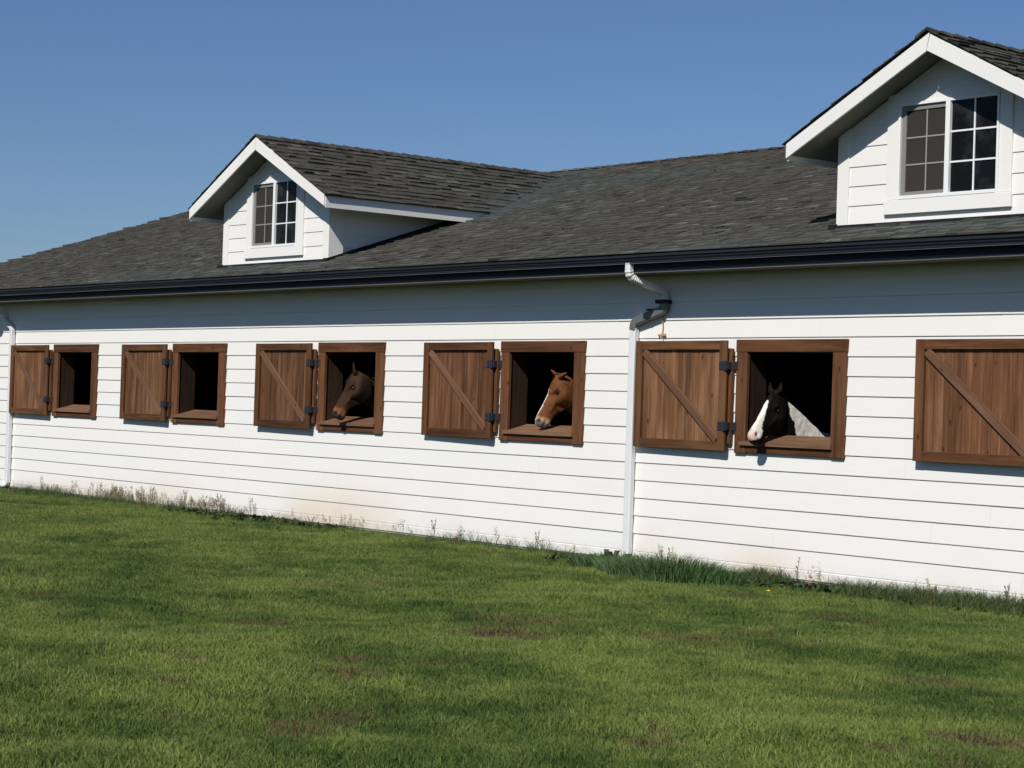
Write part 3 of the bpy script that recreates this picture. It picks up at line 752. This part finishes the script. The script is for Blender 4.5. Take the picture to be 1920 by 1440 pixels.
def horse(name, poll, muz, withers, colour, label, ear_dirs, mane_col, DSC=1.15, forelock=0, arch=.045, manes=150, earlen=.165, eark=.9):
    poll = Vector(poll); muz = Vector(muz); a = (muz-poll); L = a.length; a.normalize()
    n = (Vector((0, 0, 1)) - a*a.z).normalized(); s = a.cross(n).normalized()       # s: a side vector
    bm = bmesh.new()
    HS = [(-.06, -.035, .13, .035, .045, .035), (0, -.004, .205, .045, .062, .05), (.08, .010, .255, .056, .078, .05), (.17, .014, .285, .068, .094, .05), (.26, .010, .300, .072, .102, .048),
          (.35, .004, .290, .064, .096, .046), (.43, .0, .262, .054, .082, .042), (.51, -.002, .222, .046, .066, .036), (.60, -.001, .186, .038, .055, .032), (.70, .0, .160, .034, .049, .032),
          (.79, .0, .150, .036, .050, .036), (.87, -.003, .148, .042, .056, .040), (.93, -.012, .138, .044, .056, .038), (.975, -.030, .108, .038, .046, .030), (1.0, -.052, .060, .022, .028, .020)]
    loft(bm, [ring(poll + a*(t*L) + n*off, n, s, dp*L/.62*DSC, wt*1.08, wm*1.08, wb*1.08) for t, off, dp, wt, wm, wb in HS])
    # neck and body
    wi = Vector(withers); nd = wi - poll; NL = nd.length
    rings = []
    for t, dp, wt, wm, wb in ((.0, .20, .035, .055, .05), (.08, .235, .03, .062, .055), (.2, .26, .026, .068, .06), (.38, .31, .028, .078, .07), (.58, .40, .034, .09, .08), (.78, .52, .045, .12, .11), (.93, .64, .06, .155, .15)):
        c = poll.lerp(wi, t) + Vector((0, 0, arch*math.sin(math.pi*t)))
        ang = t; m_ = (Vector((0, 0, 1)) - nd.normalized()*nd.normalized().z).normalized().lerp(Vector((0, -.25, 1)).normalized(), t).normalized()
        sd = Vector((1, 0, 0))
        rings.append(ring(c, m_, sd, dp*DSC, wt, wm, wb))
    for dy, z, dp, wt, wm, wb in ((.12, 0, .72, .09, .2, .17), (.4, -.05, .72, .16, .27, .2), (.8, -.07, .72, .18, .30, .22), (1.15, -.03, .68, .17, .28, .2), (1.4, -.03, .58, .15, .26, .2), (1.6, -.12, .40, .09, .18, .14), (1.68, -.25, .18, .04, .08, .06)):
        rings.append(ring(wi + Vector((0, dy, z)), Vector((0, 0, 1)), Vector((1, 0, 0)), dp, wt, wm, wb))
    loft(bm, rings)
    X = wi.x; Y = wi.y
    for sg in (-1, 1):
        limb(bm, [((X+sg*.15, Y+.08, 1.05), .07, .13), ((X+sg*.15, Y+.05, .85), .065, .085), ((X+sg*.15, Y+.03, .66), .05, .058), ((X+sg*.15, Y+.03, .50), .048, .052), ((X+sg*.15, Y+.04, .44), .042, .045), ((X+sg*.15, Y+.05, .24), .027, .032), ((X+sg*.15, Y+.045, .16), .036, .038), ((X+sg*.15, Y+.01, .08), .034, .038), ((X+sg*.15, Y-.0, .06), .045, .052), ((X+sg*.15, Y-.02, 0.0), .058, .068)])
        limb(bm, [((X+sg*.15, Y+1.42, 1.12), .10, .2), ((X+sg*.17, Y+1.36, .92), .085, .15), ((X+sg*.17, Y+1.46, .74), .06, .085), ((X+sg*.16, Y+1.58, .60), .042, .06), ((X+sg*.16, Y+1.62, .52), .04, .055), ((X+sg*.16, Y+1.60, .42), .035, .042), ((X+sg*.16, Y+1.56, .22), .030, .034), ((X+sg*.16, Y+1.55, .15), .036, .040), ((X+sg*.16, Y+1.50, .07), .036, .04), ((X+sg*.16, Y+1.49, .05), .045, .05), ((X+sg*.16, Y+1.46, 0.0), .058, .068)])
    # ears
    for sg, ed in zip((1, -1), ear_dirs):
        ed = Vector(ed).normalized(); base = poll + a*(.035*L) + s*(sg*.048) - n*.035; sx_ = ed.cross(a).normalized(); ux = sx_.cross(ed).normalized()
        rs = []
        for t, r1, r2 in ((0, .030, .028), (.2, .034, .026), (.45, .035, .020), (.7, .026, .015), (.9, .013, .010), (1.0, .005, .005)):
            cpt = base + ed*(t*earlen) + s*(sg*.010*math.sin(t*2.2))
            rs.append([cpt + sx_*(r1*math.cos(2*math.pi*j/10)) + ux*(r2*math.sin(2*math.pi*j/10)) for j in range(10)])
        loft(bm, rs)
    bmesh.ops.recalc_face_normals(bm, faces=bm.faces)
    tmp = bpy.data.meshes.new('tmp'); bm.to_mesh(tmp); bm.free()
    to = bpy.data.objects.new('tmp', tmp); COL.objects.link(to)
    md = to.modifiers.new('r', 'REMESH'); md.mode = 'VOXEL'; md.voxel_size = .0105; md.use_smooth_shade = True
    sm = to.modifiers.new('s', 'SMOOTH'); sm.factor = .5; sm.iterations = 4
    dg = bpy.context.evaluated_depsgraph_get(); me = bpy.data.meshes.new_from_object(to.evaluated_get(dg)); me.name = name
    bpy.data.objects.remove(to); bpy.data.meshes.remove(tmp)
    nv = len(me.vertices); co_ = np.empty(nv*3); me.vertices.foreach_get('co', co_); co_ = co_.reshape(-1, 3)
    nr = np.empty(nv*3); me.vertices.foreach_get('normal', nr); nr = nr.reshape(-1, 3)
    A, Nn, Sn, P0 = map(np.array, (a, n, s, poll)); rel = co_-P0
    t = rel@A/L; dn = -(rel@Nn)/(L/.62*DSC); lat = rel@Sn; k_ = L/.62
    head = (t > -.02) & (dn < .34) & (co_[:, 1] < withers[1]-.25) & (t < 1.2)
    def gs(t0, d0, l0, rt, rd, amp, rl=.04):
        w_ = np.exp(-((t-t0)*L/rt)**2-((dn-d0)/rd)**2-((np.abs(lat)-l0)/rl)**2)*amp*1.35*head; return w_[:, None]*nr
    disp = gs(.255, .045, .085, .045, .016, .012) + gs(.31, .075, .09, .035, .020, -.013) + gs(.50, .10, .06, .09, .012, .009) + gs(.36, .13, .09, .06, .05, .008)
    disp += gs(.50, .17, .05, .025, .06, -.010) + gs(.42, .045, .07, .06, .03, -.007) + gs(.90, .040, .045, .020, .013, -.020, .02) + gs(.905, .018, .045, .03, .012, .008, .02) + gs(.94, .045, .045, .012, .02, .006, .02)
    disp += gs(.915, .100, .05, .055, .006, -.009, .05) + gs(.86, .13, .03, .04, .02, .006)
    disp += ((fbm(co_[:, 1]*16+co_[:, 0]*9, co_[:, 2]*16, 3)-.5)*.009*(u_c(co_)))[:, None]*nr
    co_ = co_+disp; me.vertices.foreach_set('co', co_.ravel()); me.update()
    # neck coordinates
    W = np.array(wi); N_ = W-P0; nl = np.linalg.norm(N_); N_ /= nl; u = (rel@N_)/nl; m_ = np.array([0, 0, 1.0])-N_*N_[2]; m_ /= np.linalg.norm(m_)
    dep = (arch*np.sin(np.pi*np.clip(u, 0, 1)) - rel@m_)/(.22+.42*np.clip(u, 0, 1)**1.3)/DSC
    nz = fbm(co_[:, 1]*11+co_[:, 0]*6, co_[:, 2]*11, 4)-.5
    col = colour(t, dn, lat, u, dep, nz, co_, nr@Nn)
    isear = (t < .06) & (rel[:, 2] > .03)
    col = np.where(isear[:, None], col*eark, col)
    nst = np.exp(-((t-.90)*L/.018)**2-((dn-.040)/.011)**2-((np.abs(lat)-.045)/.02)**2)*head
    col = col*(1-.85*np.clip(nst*1.4, 0, 1))[:, None]
    eyd = np.exp(-(((t-.30)*L/.034)**2+((dn-.074)/.022)**2)**1.5)*head*(np.abs(lat) > .04); col = col*(1-.72*eyd)[:, None]
    lid = np.exp(-((t-.275)*L/.030)**2-((dn-.048)/.007)**2)*head; col = col*(1+.5*lid)[:, None]
    groove_shade = np.exp(-((t-.52)*L/.05)**2-((dn-.125-(t-.52)*.25)/.008)**2)*head; col = col*(1-.45*groove_shade)[:, None]  # jaw groove shading, darkened into the coat colour
    mo = np.exp(-((t-.915)*L/.06)**2-((dn-.100)/.004)**2)*head; col = col*(1-.6*mo)[:, None]
    at = me.attributes.new('coat', 'FLOAT_COLOR', 'POINT'); at.data.foreach_set('color', np.concatenate([col, np.ones((nv, 1))], 1).astype(np.float32).ravel())
    basep = Vector((X, Y+.7, 0)); me.transform(Matrix.Translation(-basep)); me.materials.clear(); me.materials.append(M['coat'])
    me.polygons.foreach_set('use_smooth', [True]*len(me.polygons))
    o = bpy.data.objects.new('horse', me); o.location = basep; link(o); tag(o, label, 'horse', 'horses looking out of their stalls')
    for sg in (1, -1):
        ep = poll + a*(.300*L) - n*(.076*DSC*L/.62) + s*(sg*.080)
        eb = bmesh.new(); bmesh.ops.create_uvsphere(eb, u_segments=16, v_segments=10, radius=.0165)
        em = bpy.data.meshes.new('eye'); eb.to_mesh(em); eb.free(); em.materials.append(M['eye']); em.polygons.foreach_set('use_smooth', [True]*len(em.polygons))
        e = bpy.data.objects.new('eye', em); e.location = ep - basep; link(e, o)
    # mane: thin locks lying over the crest towards the far side, forelock between the ears
    mb = MB(); r_ = random.Random(3)
    for i in range(manes):
        t_ = r_.uniform(-.03, .95); c = poll.lerp(wi, t_) + Vector((0, 0, arch*math.sin(math.pi*max(t_, 0))+.004)); side = -1 if r_.random() < .93 else 1
        ln = r_.uniform(.06, .16)*(1 if side < 0 else .35); pts = []
        for q in range(5):
            f = q/4; pts.append(c + Vector((side*(.012+.060*f**.7), r_.uniform(-.01, .01)*f+.02*f, .012*math.sin(f*3)-ln*f**1.4)))
        wv = .010
        n0 = len(mb.v)
        for q, p in enumerate(pts):
            ww = wv*(1-q/4.6); mb.v += [tuple(p+Vector((0, -ww, 0))), tuple(p+Vector((side*.006, 0, .003))), tuple(p+Vector((0, ww, 0)))]
        for q in range(4):
            b0 = n0+q*3; mb.f += [(b0, b0+1, b0+4, b0+3), (b0+1, b0+2, b0+5, b0+4)]
    for i in range(forelock):
        c = poll + s*r_.uniform(-.02, .02) + n*.012 + a*.01; ln = r_.uniform(.08, .19); n0 = len(mb.v); off = r_.uniform(-.03, .03)
        for q in range(5):
            f = q/4; p = c + a*(ln*f) + n*(.012*math.sin(f*2.6)) + s*(off*f); ww = .007*(1-q/4.6)
            mb.v += [tuple(p-s*ww), tuple(p+n*.003), tuple(p+s*ww)]
        for q in range(4):
            b0 = n0+q*3; mb.f += [(b0, b0+1, b0+4, b0+3), (b0+1, b0+2, b0+5, b0+4)]
    mm = new_mat('mane_hair', .6, .3, 0, mane_col)[0]
    mo_ = mb.obj('mane', mm, o, 0, tuple(basep)); mo_.location = (0, 0, 0)
    return o
def mixc(base, c, f): return base*(1-f)[:, None] + np.array(c)[None]*f[:, None]
def sst(x, a, b): q = np.clip((x-a)/(b-a), 0, 1); return q*q*(3-2*q)
def col_bay(t, dn, lat, u, dep, nz, co, fn):
    c = np.tile(np.array([.038, .0195, .0105]), (len(t), 1)); hd = (t > .0)*(dn < .36)
    c = mixc(c, (.050, .027, .014), hd*sst(t+nz*.3, .35, .6)*.8)
    c = mixc(c, (.20, .072, .032), hd*sst(t+nz*.12, .72, .84)*(1-sst(t+nz*.08, .87, .91)))
    c = mixc(c, (.030, .026, .024), hd*sst(t, .88, .92)); c = mixc(c, (.014, .010, .008), hd*sst(dn+nz*.04, .10, .16)*.7); return c
def col_chestnut(t, dn, lat, u, dep, nz, co, fn):
    c = np.tile(np.array([.140, .051, .019]), (len(t), 1))*(1+1.2*nz)[:, None]; hd = (t > .0)*(dn < .36)
    c = mixc(c, (.15, .048, .02), sst(u, .1, .6)*(1-hd*1.0)*.6)
    c = mixc(c, (.75, .72, .66), hd*(np.abs(lat+nz*.02) < .016+.012*(t > .85))*sst(t, .28, .36)*(dn < .07))
    c = mixc(c, (.42, .27, .15), hd*sst(t+nz*.1, .79, .84)*(1-sst(t, .88, .91))*.85)
    c = mixc(c, (.115, .10, .098), hd*sst(t+nz*.06, .87, .92)*(np.abs(lat) > .018)); return c
def col_pinto(t, dn, lat, u, dep, nz, co, fn):
    c = np.tile(np.array([.0075, .006, .0055]), (len(t), 1)); hd = (t > -.02)*(dn < .36)
    wl = np.interp(t, [.24, .34, .5, .7, .8, .88, 1.05], [.0, .022, .036, .044, .056, .09, .09]); dl = np.interp(t, [.2, .5, .75, .85, .92, 1.05], [.03, .05, .07, .080, .066, .05])
    f = hd*(t > .21)*(np.abs(lat)+nz*.02 < wl)*(dn+nz*.03 < dl)*1.0
    c = mixc(c, (.80, .75, .66), f)
    c = mixc(c, (.55, .30, .23), f*sst(t+nz*.35, .82, .93)*.62)
    lim = np.interp(u, [.05, .12, .25, .38, .50, .60, .72, .9, 1.3], [0, .05, .15, .36, .42, .36, .44, .72, 1.2])
    g = (u > .05)*(co[:, 1] > .20)*(~((t > .0)*(dn < .30)*(u < .18)))*(dep+np.clip(nz, -.2, .12)*.5 < lim)*1.0; spk = np.clip((fbm(co[:, 1]*14, co[:, 2]*14+co[:, 0]*9, 3)-.55)*5, 0, 1)
    c = mixc(c, (.84, .81, .74), g*(1-sst(u, 1.1, 1.4))); c = mixc(c, (.16, .15, .14), g*spk*.16); return c
horse('horse', (8.125, -.04, 1.925), (7.965, -.27, 1.372), (8.12, .95, 1.52), col_bay, 'dark bay horse with tan muzzle and one upright ear, head hanging over the sill', [(-.2, -.1, 1), (-.22, -.1, 1)], (.012, .009, .008), 1.2, 8)
horse('horse', (11.78, .14, 1.925), (11.625, -.07, 1.375), (11.90, 1.00, 1.52), col_chestnut, 'chestnut horse with narrow white blaze and grey nose touching the sill', [(-.50, -.55, .72), (.80, .0, .40)], (.13, .045, .02), 1.18, 0, .045, 150, .135)
horse('horse', (15.07, .10, 1.81), (15.14, -.33, 1.355), (15.06, .84, 1.38), col_pinto, 'black and white pinto horse with broad white blaze, head out past the window', [(-.15, .1, 1), (-.05, .1, 1)], (.45, .43, .40), 1.38, 0, .01, 0, .12, .35)

# ------------------------------------------------------------------ grass
def grass_mat(name, dark, mid, light, dry):
    m, nt, b = new_mat(name, .6, .25); T = NT(nt)
    a1 = T.node('ShaderNodeAttribute', attribute_type='INSTANCER', attribute_name='tint').outputs['Fac']
    a2 = T.node('ShaderNodeAttribute', attribute_type='INSTANCER', attribute_name='bare').outputs['Fac']
    r = T.rnd(); isl = T.node('ShaderNodeNewGeometry').outputs['Random Per Island']
    f = T.math('ADD', T.math('MULTIPLY', a1, .72), T.math('ADD', T.math('MULTIPLY', r, .26), T.math('MULTIPLY', isl, .30)))
    c = T.ramp(f, [(.18, dark), (.55, mid), (.98, light)])
    dm = T.math('MULTIPLY', T.math('GREATER_THAN', T.math('ADD', a2, T.math('MULTIPLY', r, .5)), .66), .8)
    c = T.mix(dm, c, dry)
    T.L.new(c, b.inputs['Base Color'])
    return m
M['grass'] = grass_mat('grass_blades', (.022, .050, .012), (.074, .122, .023), (.180, .222, .052), (.135, .105, .048))
def tuft_mesh(name, n, h0, h1, spread, wid, lean, mat, seed):
    r = random.Random(seed); V = []; Fc = []
    for i in range(n):
        a = r.uniform(0, 6.283); d = spread*math.sqrt(r.random()); x, y = d*math.cos(a), d*math.sin(a); h = r.uniform(h0, h1)
        b_ = r.uniform(0, 6.283); lx, ly = math.cos(b_)*lean*h*r.random(), math.sin(b_)*lean*h*r.random(); w_ = wid*r.uniform(.7, 1.2); o = r.uniform(0, 3.14); ox, oy = math.cos(o)*w_/2, math.sin(o)*w_/2
        k = len(V)
        V += [(x-ox, y-oy, -.01), (x+ox, y+oy, -.01), (x+lx*.35+ox*.8, y+ly*.35+oy*.8, h*.6), (x+lx*.35-ox*.8, y+ly*.35-oy*.8, h*.6), (x+lx, y+ly, h)]
        Fc += [(k, k+1, k+2, k+3), (k+3, k+2, k+4)]
    me = bpy.data.meshes.new(name); me.from_pydata(V, [], Fc); me.update(); me.materials.append(mat); return me
def scatter(name, pts, rot, scl, tint, bare, variants, label):
    col = bpy.data.collections.new(name+'_tufts')
    for i, me in enumerate(variants): col.objects.link(bpy.data.objects.new('tuft', me))
    hm = bpy.data.meshes.new(name); hm.from_pydata(pts.tolist(), [], [])
    for nme, arr in (('rotz', rot), ('scl', scl), ('tint', tint), ('bare', bare)):
        a = hm.attributes.new(nme, 'FLOAT', 'POINT'); a.data.foreach_set('value', np.asarray(arr, dtype=np.float32))
    o = link(bpy.data.objects.new(name, hm)); tag(o, label, name.replace('_', ' '), kind='stuff')
    ng = bpy.data.node_groups.new(name, 'GeometryNodeTree')
    ng.interface.new_socket('Geometry', in_out='INPUT', socket_type='NodeSocketGeometry'); ng.interface.new_socket('Geometry', in_out='OUTPUT', socket_type='NodeSocketGeometry')
    N = ng.nodes; L = ng.links; gi = N.new('NodeGroupInput'); go = N.new('NodeGroupOutput')
    ip = N.new('GeometryNodeInstanceOnPoints'); ci = N.new('GeometryNodeCollectionInfo'); ci.inputs[0].default_value = col
    ci.inputs['Separate Children'].default_value = True; ci.inputs['Reset Children'].default_value = True
    ra = N.new('GeometryNodeInputNamedAttribute'); ra.data_type = 'FLOAT'; ra.inputs['Name'].default_value = 'rotz'
    sa = N.new('GeometryNodeInputNamedAttribute'); sa.data_type = 'FLOAT'; sa.inputs['Name'].default_value = 'scl'
    cx = N.new('ShaderNodeCombineXYZ'); L.new(ra.outputs['Attribute'], cx.inputs[2])
    L.new(gi.outputs[0], ip.inputs['Points']); L.new(ci.outputs[0], ip.inputs['Instance']); ip.inputs['Pick Instance'].default_value = True
    L.new(cx.outputs[0], ip.inputs['Rotation']); L.new(sa.outputs['Attribute'], ip.inputs['Scale']); L.new(ip.outputs[0], go.inputs[0])
    md = o.modifiers.new('scatter', 'NODES'); md.node_group = ng
    return o
def lawn_points(n):
    # sample the visible wedge with more tufts near the camera
    out = []
    need = n
    while need > 0:
        x = rng.uniform(-9, 27, need*3); y = rng.uniform(-13.5, .0, need*3)
        # left boundary ray and right boundary ray with a margin
        dx = x-CAM.x; dy = y-CAM.y; d = dx*fwd.x+dy*fwd.y; l = dx*rgt.x+dy*rgt.y
        ok = (d > 5.0) & (np.abs(l/d) < .33) & (y < -.01)
        dens = np.clip((13.0/np.maximum(d, 5))**1.35, .25, 1.0)
        ok &= rng.random(len(x)) < dens
        out.append(np.stack([x[ok], y[ok]], 1)[:need]); need -= len(out[-1])
    return np.concatenate(out)
lp = lawn_points(230000)
tn_, br_ = tint_at(lp[:, 0], lp[:, 1])
keep = rng.random(len(lp)) > br_*.6
lp = lp[keep]; tn_ = tn_[keep]; br_ = br_[keep]
sc_n = fbm(lp[:, 0]*1.3, lp[:, 1]*1.7, 4)
big = np.where(rng.random(len(lp)) < .02, 1.35, .92)
scl = big*(.55+.9*np.clip(sc_n, 0, 1))*rng.uniform(.7, 1.25, len(lp))*(1-.45*br_)
pts = np.stack([lp[:, 0], lp[:, 1], ground_z(lp[:, 0], lp[:, 1])], 1)
scatter('grass', pts, rng.uniform(0, 6.28, len(lp)), scl, tn_, br_, [tuft_mesh('tuft', 10, .016, .044, .05, .0042, 1.35, M['grass'], i) for i in range(5)], 'short mown patchy green grass in front of the white barn')

# rank grass and weeds along the foot of the wall
def wall_scatter(name, n, xf, ymax, variants, label, smin, smax, tint=.4, bare=0.0, clumpy=None):
    x = xf(n); y = -np.abs(rng.normal(0, ymax, n))-.02
    if clumpy is not None:
        q = fbm(x*1.6+5, y*.5+2, 3)+rng.uniform(-.08, .08, n) > clumpy; x = x[q]; y = y[q]; n = len(x)
    p = np.stack([x, y, ground_z(x, y)], 1); s_ = rng.uniform(smin, smax, n)
    return scatter(name, p, rng.uniform(0, 6.28, n), s_, np.clip(rng.normal(tint, .2, n), 0, 1), np.full(n, bare), variants, label)
M['weed'] = grass_mat('weed_green', (.022, .042, .014), (.042, .072, .022), (.085, .12, .035), (.20, .13, .06))
M['bluegrass'] = grass_mat('rank_bluegreen_grass', (.022, .055, .026), (.035, .085, .040), (.06, .12, .05), (.15, .12, .06))
M['dry'] = grass_mat('dry_stalk', (.10, .09, .045), (.19, .15, .08), (.28, .22, .12), (.16, .12, .06))
long_t = [tuft_mesh('tuft', 12, .08, .22, .06, .006, 1.1, M['weed'], 20+i) for i in range(4)]
wall_scatter('verge_grass', 3600, lambda n: np.concatenate([rng.uniform(15.0, 19.8, n*2//3), rng.uniform(-6, 15, n-n*2//3)]), .22, long_t, 'longer uncut grass along the foot of the barn wall', .25, .95, .45, .18, clumpy=.50)
def leaf_mesh(name, n, r0, r1, mat, seed, up=.5):
    r = random.Random(seed); V = []; Fc = []
    for i in range(n):
        a = r.uniform(0, 6.283); L = r.uniform(r0, r1); e = r.uniform(.15, up+.5); w_ = L*r.uniform(.16, .28)
        dx, dy = math.cos(a), math.sin(a); px, py = -dy, dx; k = len(V); ox, oy = r.uniform(-.03, .03), r.uniform(-.03, .03)
        for f, ww, dz in ((0, .12, 0), (.35, .9, .6), (.7, .8, 1.0), (1.0, .05, .95)):
            R_ = L*f*math.cos(e); Z = L*dz*math.sin(e)*1.0
            V += [(ox+dx*R_-px*w_*ww, oy+dy*R_-py*w_*ww, Z), (ox+dx*R_, oy+dy*R_, Z-.12*w_), (ox+dx*R_+px*w_*ww, oy+dy*R_+py*w_*ww, Z)]
        for q in range(3):
            b0 = k+q*3; Fc += [(b0, b0+1, b0+4, b0+3), (b0+1, b0+2, b0+5, b0+4)]
    me = bpy.data.meshes.new(name); me.from_pydata(V, [], Fc); me.update(); me.materials.append(mat); return me
wall_scatter('leafy_weeds', 1300, lambda n: np.concatenate([rng.uniform(4.4, 8.0, n//4), rng.uniform(12.6, 18.0, n-n//4)]), .24, [leaf_mesh('tuft', 14, .04, .11, M['weed'], 40+i) for i in range(4)], 'low dark leafy weeds against the skirt of the wall', .35, .9, .2)
def stalk_mesh(name, seed, mat):
    r = random.Random(seed); V = []; Fc = []
    for i in range(5):
        x, y = r.uniform(-.05, .05), r.uniform(-.03, .03); h = r.uniform(.12, .30); lx, ly = r.uniform(-.06, .06), r.uniform(-.03, .03)
        k = len(V); w_ = .0022
        V += [(x-w_, y, 0), (x+w_, y, 0), (x+lx+w_, y+ly, h), (x+lx-w_, y+ly, h)]; Fc.append((k, k+1, k+2, k+3))
        for q in range(7):
            f = r.uniform(.55, 1.0); bx, by, bz = x+lx*f, y+ly*f, h*f; a = r.uniform(0, 6.28); l = r.uniform(.01, .026); k = len(V)
            V += [(bx, by, bz), (bx+math.cos(a)*l+.004, by+math.sin(a)*l, bz+l*.6), (bx+math.cos(a)*l-.004, by+math.sin(a)*l, bz+l*1.1)]; Fc.append((k, k+1, k+2))
    me = bpy.data.meshes.new(name); me.from_pydata(V, [], Fc); me.update(); me.materials.append(mat); return me
wall_scatter('dry_stalks', 125, lambda n: np.concatenate([rng.normal(2.6, .45, n//3), rng.normal(4.5, .7, n//3), rng.uniform(-1, 19, n-2*(n//3))]), .07, [stalk_mesh('tuft', 60+i, M['dry']) for i in range(4)], 'dry tan weed stalks standing against the white skirt boards', .5, 1.0, .5)
# one tall blue-green clump and single weeds by the downspout
def clump(name, x, y, n, rad, h0, h1, wid, mat, label, cat, seed):
    r = random.Random(seed); V = []; Fc = []
    for i in range(n):
        a = r.uniform(0, 6.283); d = rad*math.sqrt(r.random()); px, py = d*math.cos(a)*1.5, d*math.sin(a)*.7
        h = r.uniform(h0, h1)*(1-.45*d/rad); b_ = a+r.uniform(-1, 1); ln = h*r.uniform(.1, .6); w_ = wid*r.uniform(.7, 1.2); o = r.uniform(0, 3.14); ox, oy = math.cos(o)*w_/2, math.sin(o)*w_/2
        k = len(V); z0_ = float(ground_z(x+px, y+py)) - float(ground_z(x, y)) - .01
        for f in (0, .4, .75, 1):
            ww = 1 if f < .5 else (.7 if f < .9 else .05)
            V += [(px+math.cos(b_)*ln*f*f-ox*ww, py+math.sin(b_)*ln*f*f-oy*ww, z0_+h*f*(1-.25*f)), (px+math.cos(b_)*ln*f*f+ox*ww, py+math.sin(b_)*ln*f*f+oy*ww, z0_+h*f*(1-.25*f))]
        for q in range(3): Fc.append((k+2*q, k+2*q+1, k+2*q+3, k+2*q+2))
    o = mesh_obj(name, V, Fc, mat, None, (x, y, float(ground_z(x, y)))); tag(o, label, cat); return o
def plain_green(name, c, c2):
    m, nt, b = new_mat(name, .55, .3); T = NT(nt); g = T.node('ShaderNodeNewGeometry'); T.L.new(T.mix(g.outputs['Random Per Island'], c, c2), b.inputs['Base Color']); return m
M['clump'] = plain_green('clump_blades', (.040, .082, .026), (.10, .165, .055)); M['dock'] = plain_green('dock_leaf', (.030, .058, .014), (.07, .11, .025)); M['clump2'] = plain_green('clump_blades_dark', (.028, .060, .020), (.065, .115, .034))
clump('grass_clump', 14.75, -.95, 3200, .62, .20, .42, .009, M['clump'], 'tall blue-green grass clump in front of the wall right of the downspout', 'grass clump', 1)
clump('grass_clump', 13.75, -.62, 1900, .50, .14, .32, .009, M['clump2'], 'dark green grass tuft below the foot of the downspout', 'grass clump', 2)
clump('grass_clump', 12.45, -.22, 260, .18, .08, .20, .007, M['clump2'], 'small dark weed tuft against the wall left of the downspout', 'grass clump', 3)
dm_ = leaf_mesh('broadleaf_weed', 34, .07, .19, M['dock'], 77, .55)
do = bpy.data.objects.new('broadleaf_weed', dm_); do.location = (13.12, -.20, float(ground_z(13.12, -.20))); link(do); tag(do, 'broad-leaved weed growing at the foot of the white downspout', 'weed')
sb = MB(); sb.box(-.17, .12, -.02, .015, 0, .022); sb.box(.14, .21, -.03, .0, 0, .018)
so_ = sb.obj('board_scrap', M['trim'], None, .003); so_.location = (14.10, -.09, float(ground_z(14.1, -.09))+.012); so_.rotation_euler = (0, .06, -.05); tag(so_, 'broken white board scrap on the ground behind the tall grass clump', 'scrap')
# dandelion
fl = clump('dandelion', 16.55, -1.5, 10, .05, .03, .06, .012, M['dock'], 'single yellow dandelion in the lawn near the wall', 'flower', 9)
fb_ = bmesh.new(); bmesh.ops.create_icosphere(fb_, subdivisions=1, radius=.018); fm_ = bpy.data.meshes.new('flower_head'); fb_.to_mesh(fm_); fb_.free(); fm_.materials.append(new_mat('dandelion_yellow', .7, .1, 0, (.75, .55, .02))[0])
fo = bpy.data.objects.new('flower_head', fm_); fo.location = (0, 0, .075); fo.scale = (1, 1, .5); link(fo, fl)
# soil crumbs on the bare patches
cm = []
for i in range(3):
    b3 = bmesh.new(); bmesh.ops.create_icosphere(b3, subdivisions=1, radius=.016)
    rr = random.Random(90+i)
    for v in b3.verts: v.co = Vector((v.co.x*rr.uniform(.7, 1.5), v.co.y*rr.uniform(.7, 1.5), v.co.z*rr.uniform(.4, .9)))
    me = bpy.data.meshes.new('crumb'); b3.to_mesh(me); b3.free(); cm.append(me)
sm_ = new_mat('soil_crumb', .95, .05, 0, (.042, .030, .018))[0]
for me in cm: me.materials.append(sm_)
cp = []
for bx, by, r, s_ in BARE:
    n = int(110*r*s_*2); cp.append(np.stack([rng.normal(bx, r*.5, n), rng.normal(by, r*.4, n)], 1))
cp = np.concatenate(cp); cp = cp[cp[:, 1] < -.05]
scatter('soil_crumbs', np.stack([cp[:, 0], cp[:, 1], ground_z(cp[:, 0], cp[:, 1])], 1), rng.uniform(0, 6.28, len(cp)), rng.uniform(.3, 1.5, len(cp)), np.zeros(len(cp)), np.ones(len(cp)), cm, 'loose brown soil crumbs scattered over worn patches of the lawn')
bpy.context.view_layer.update()
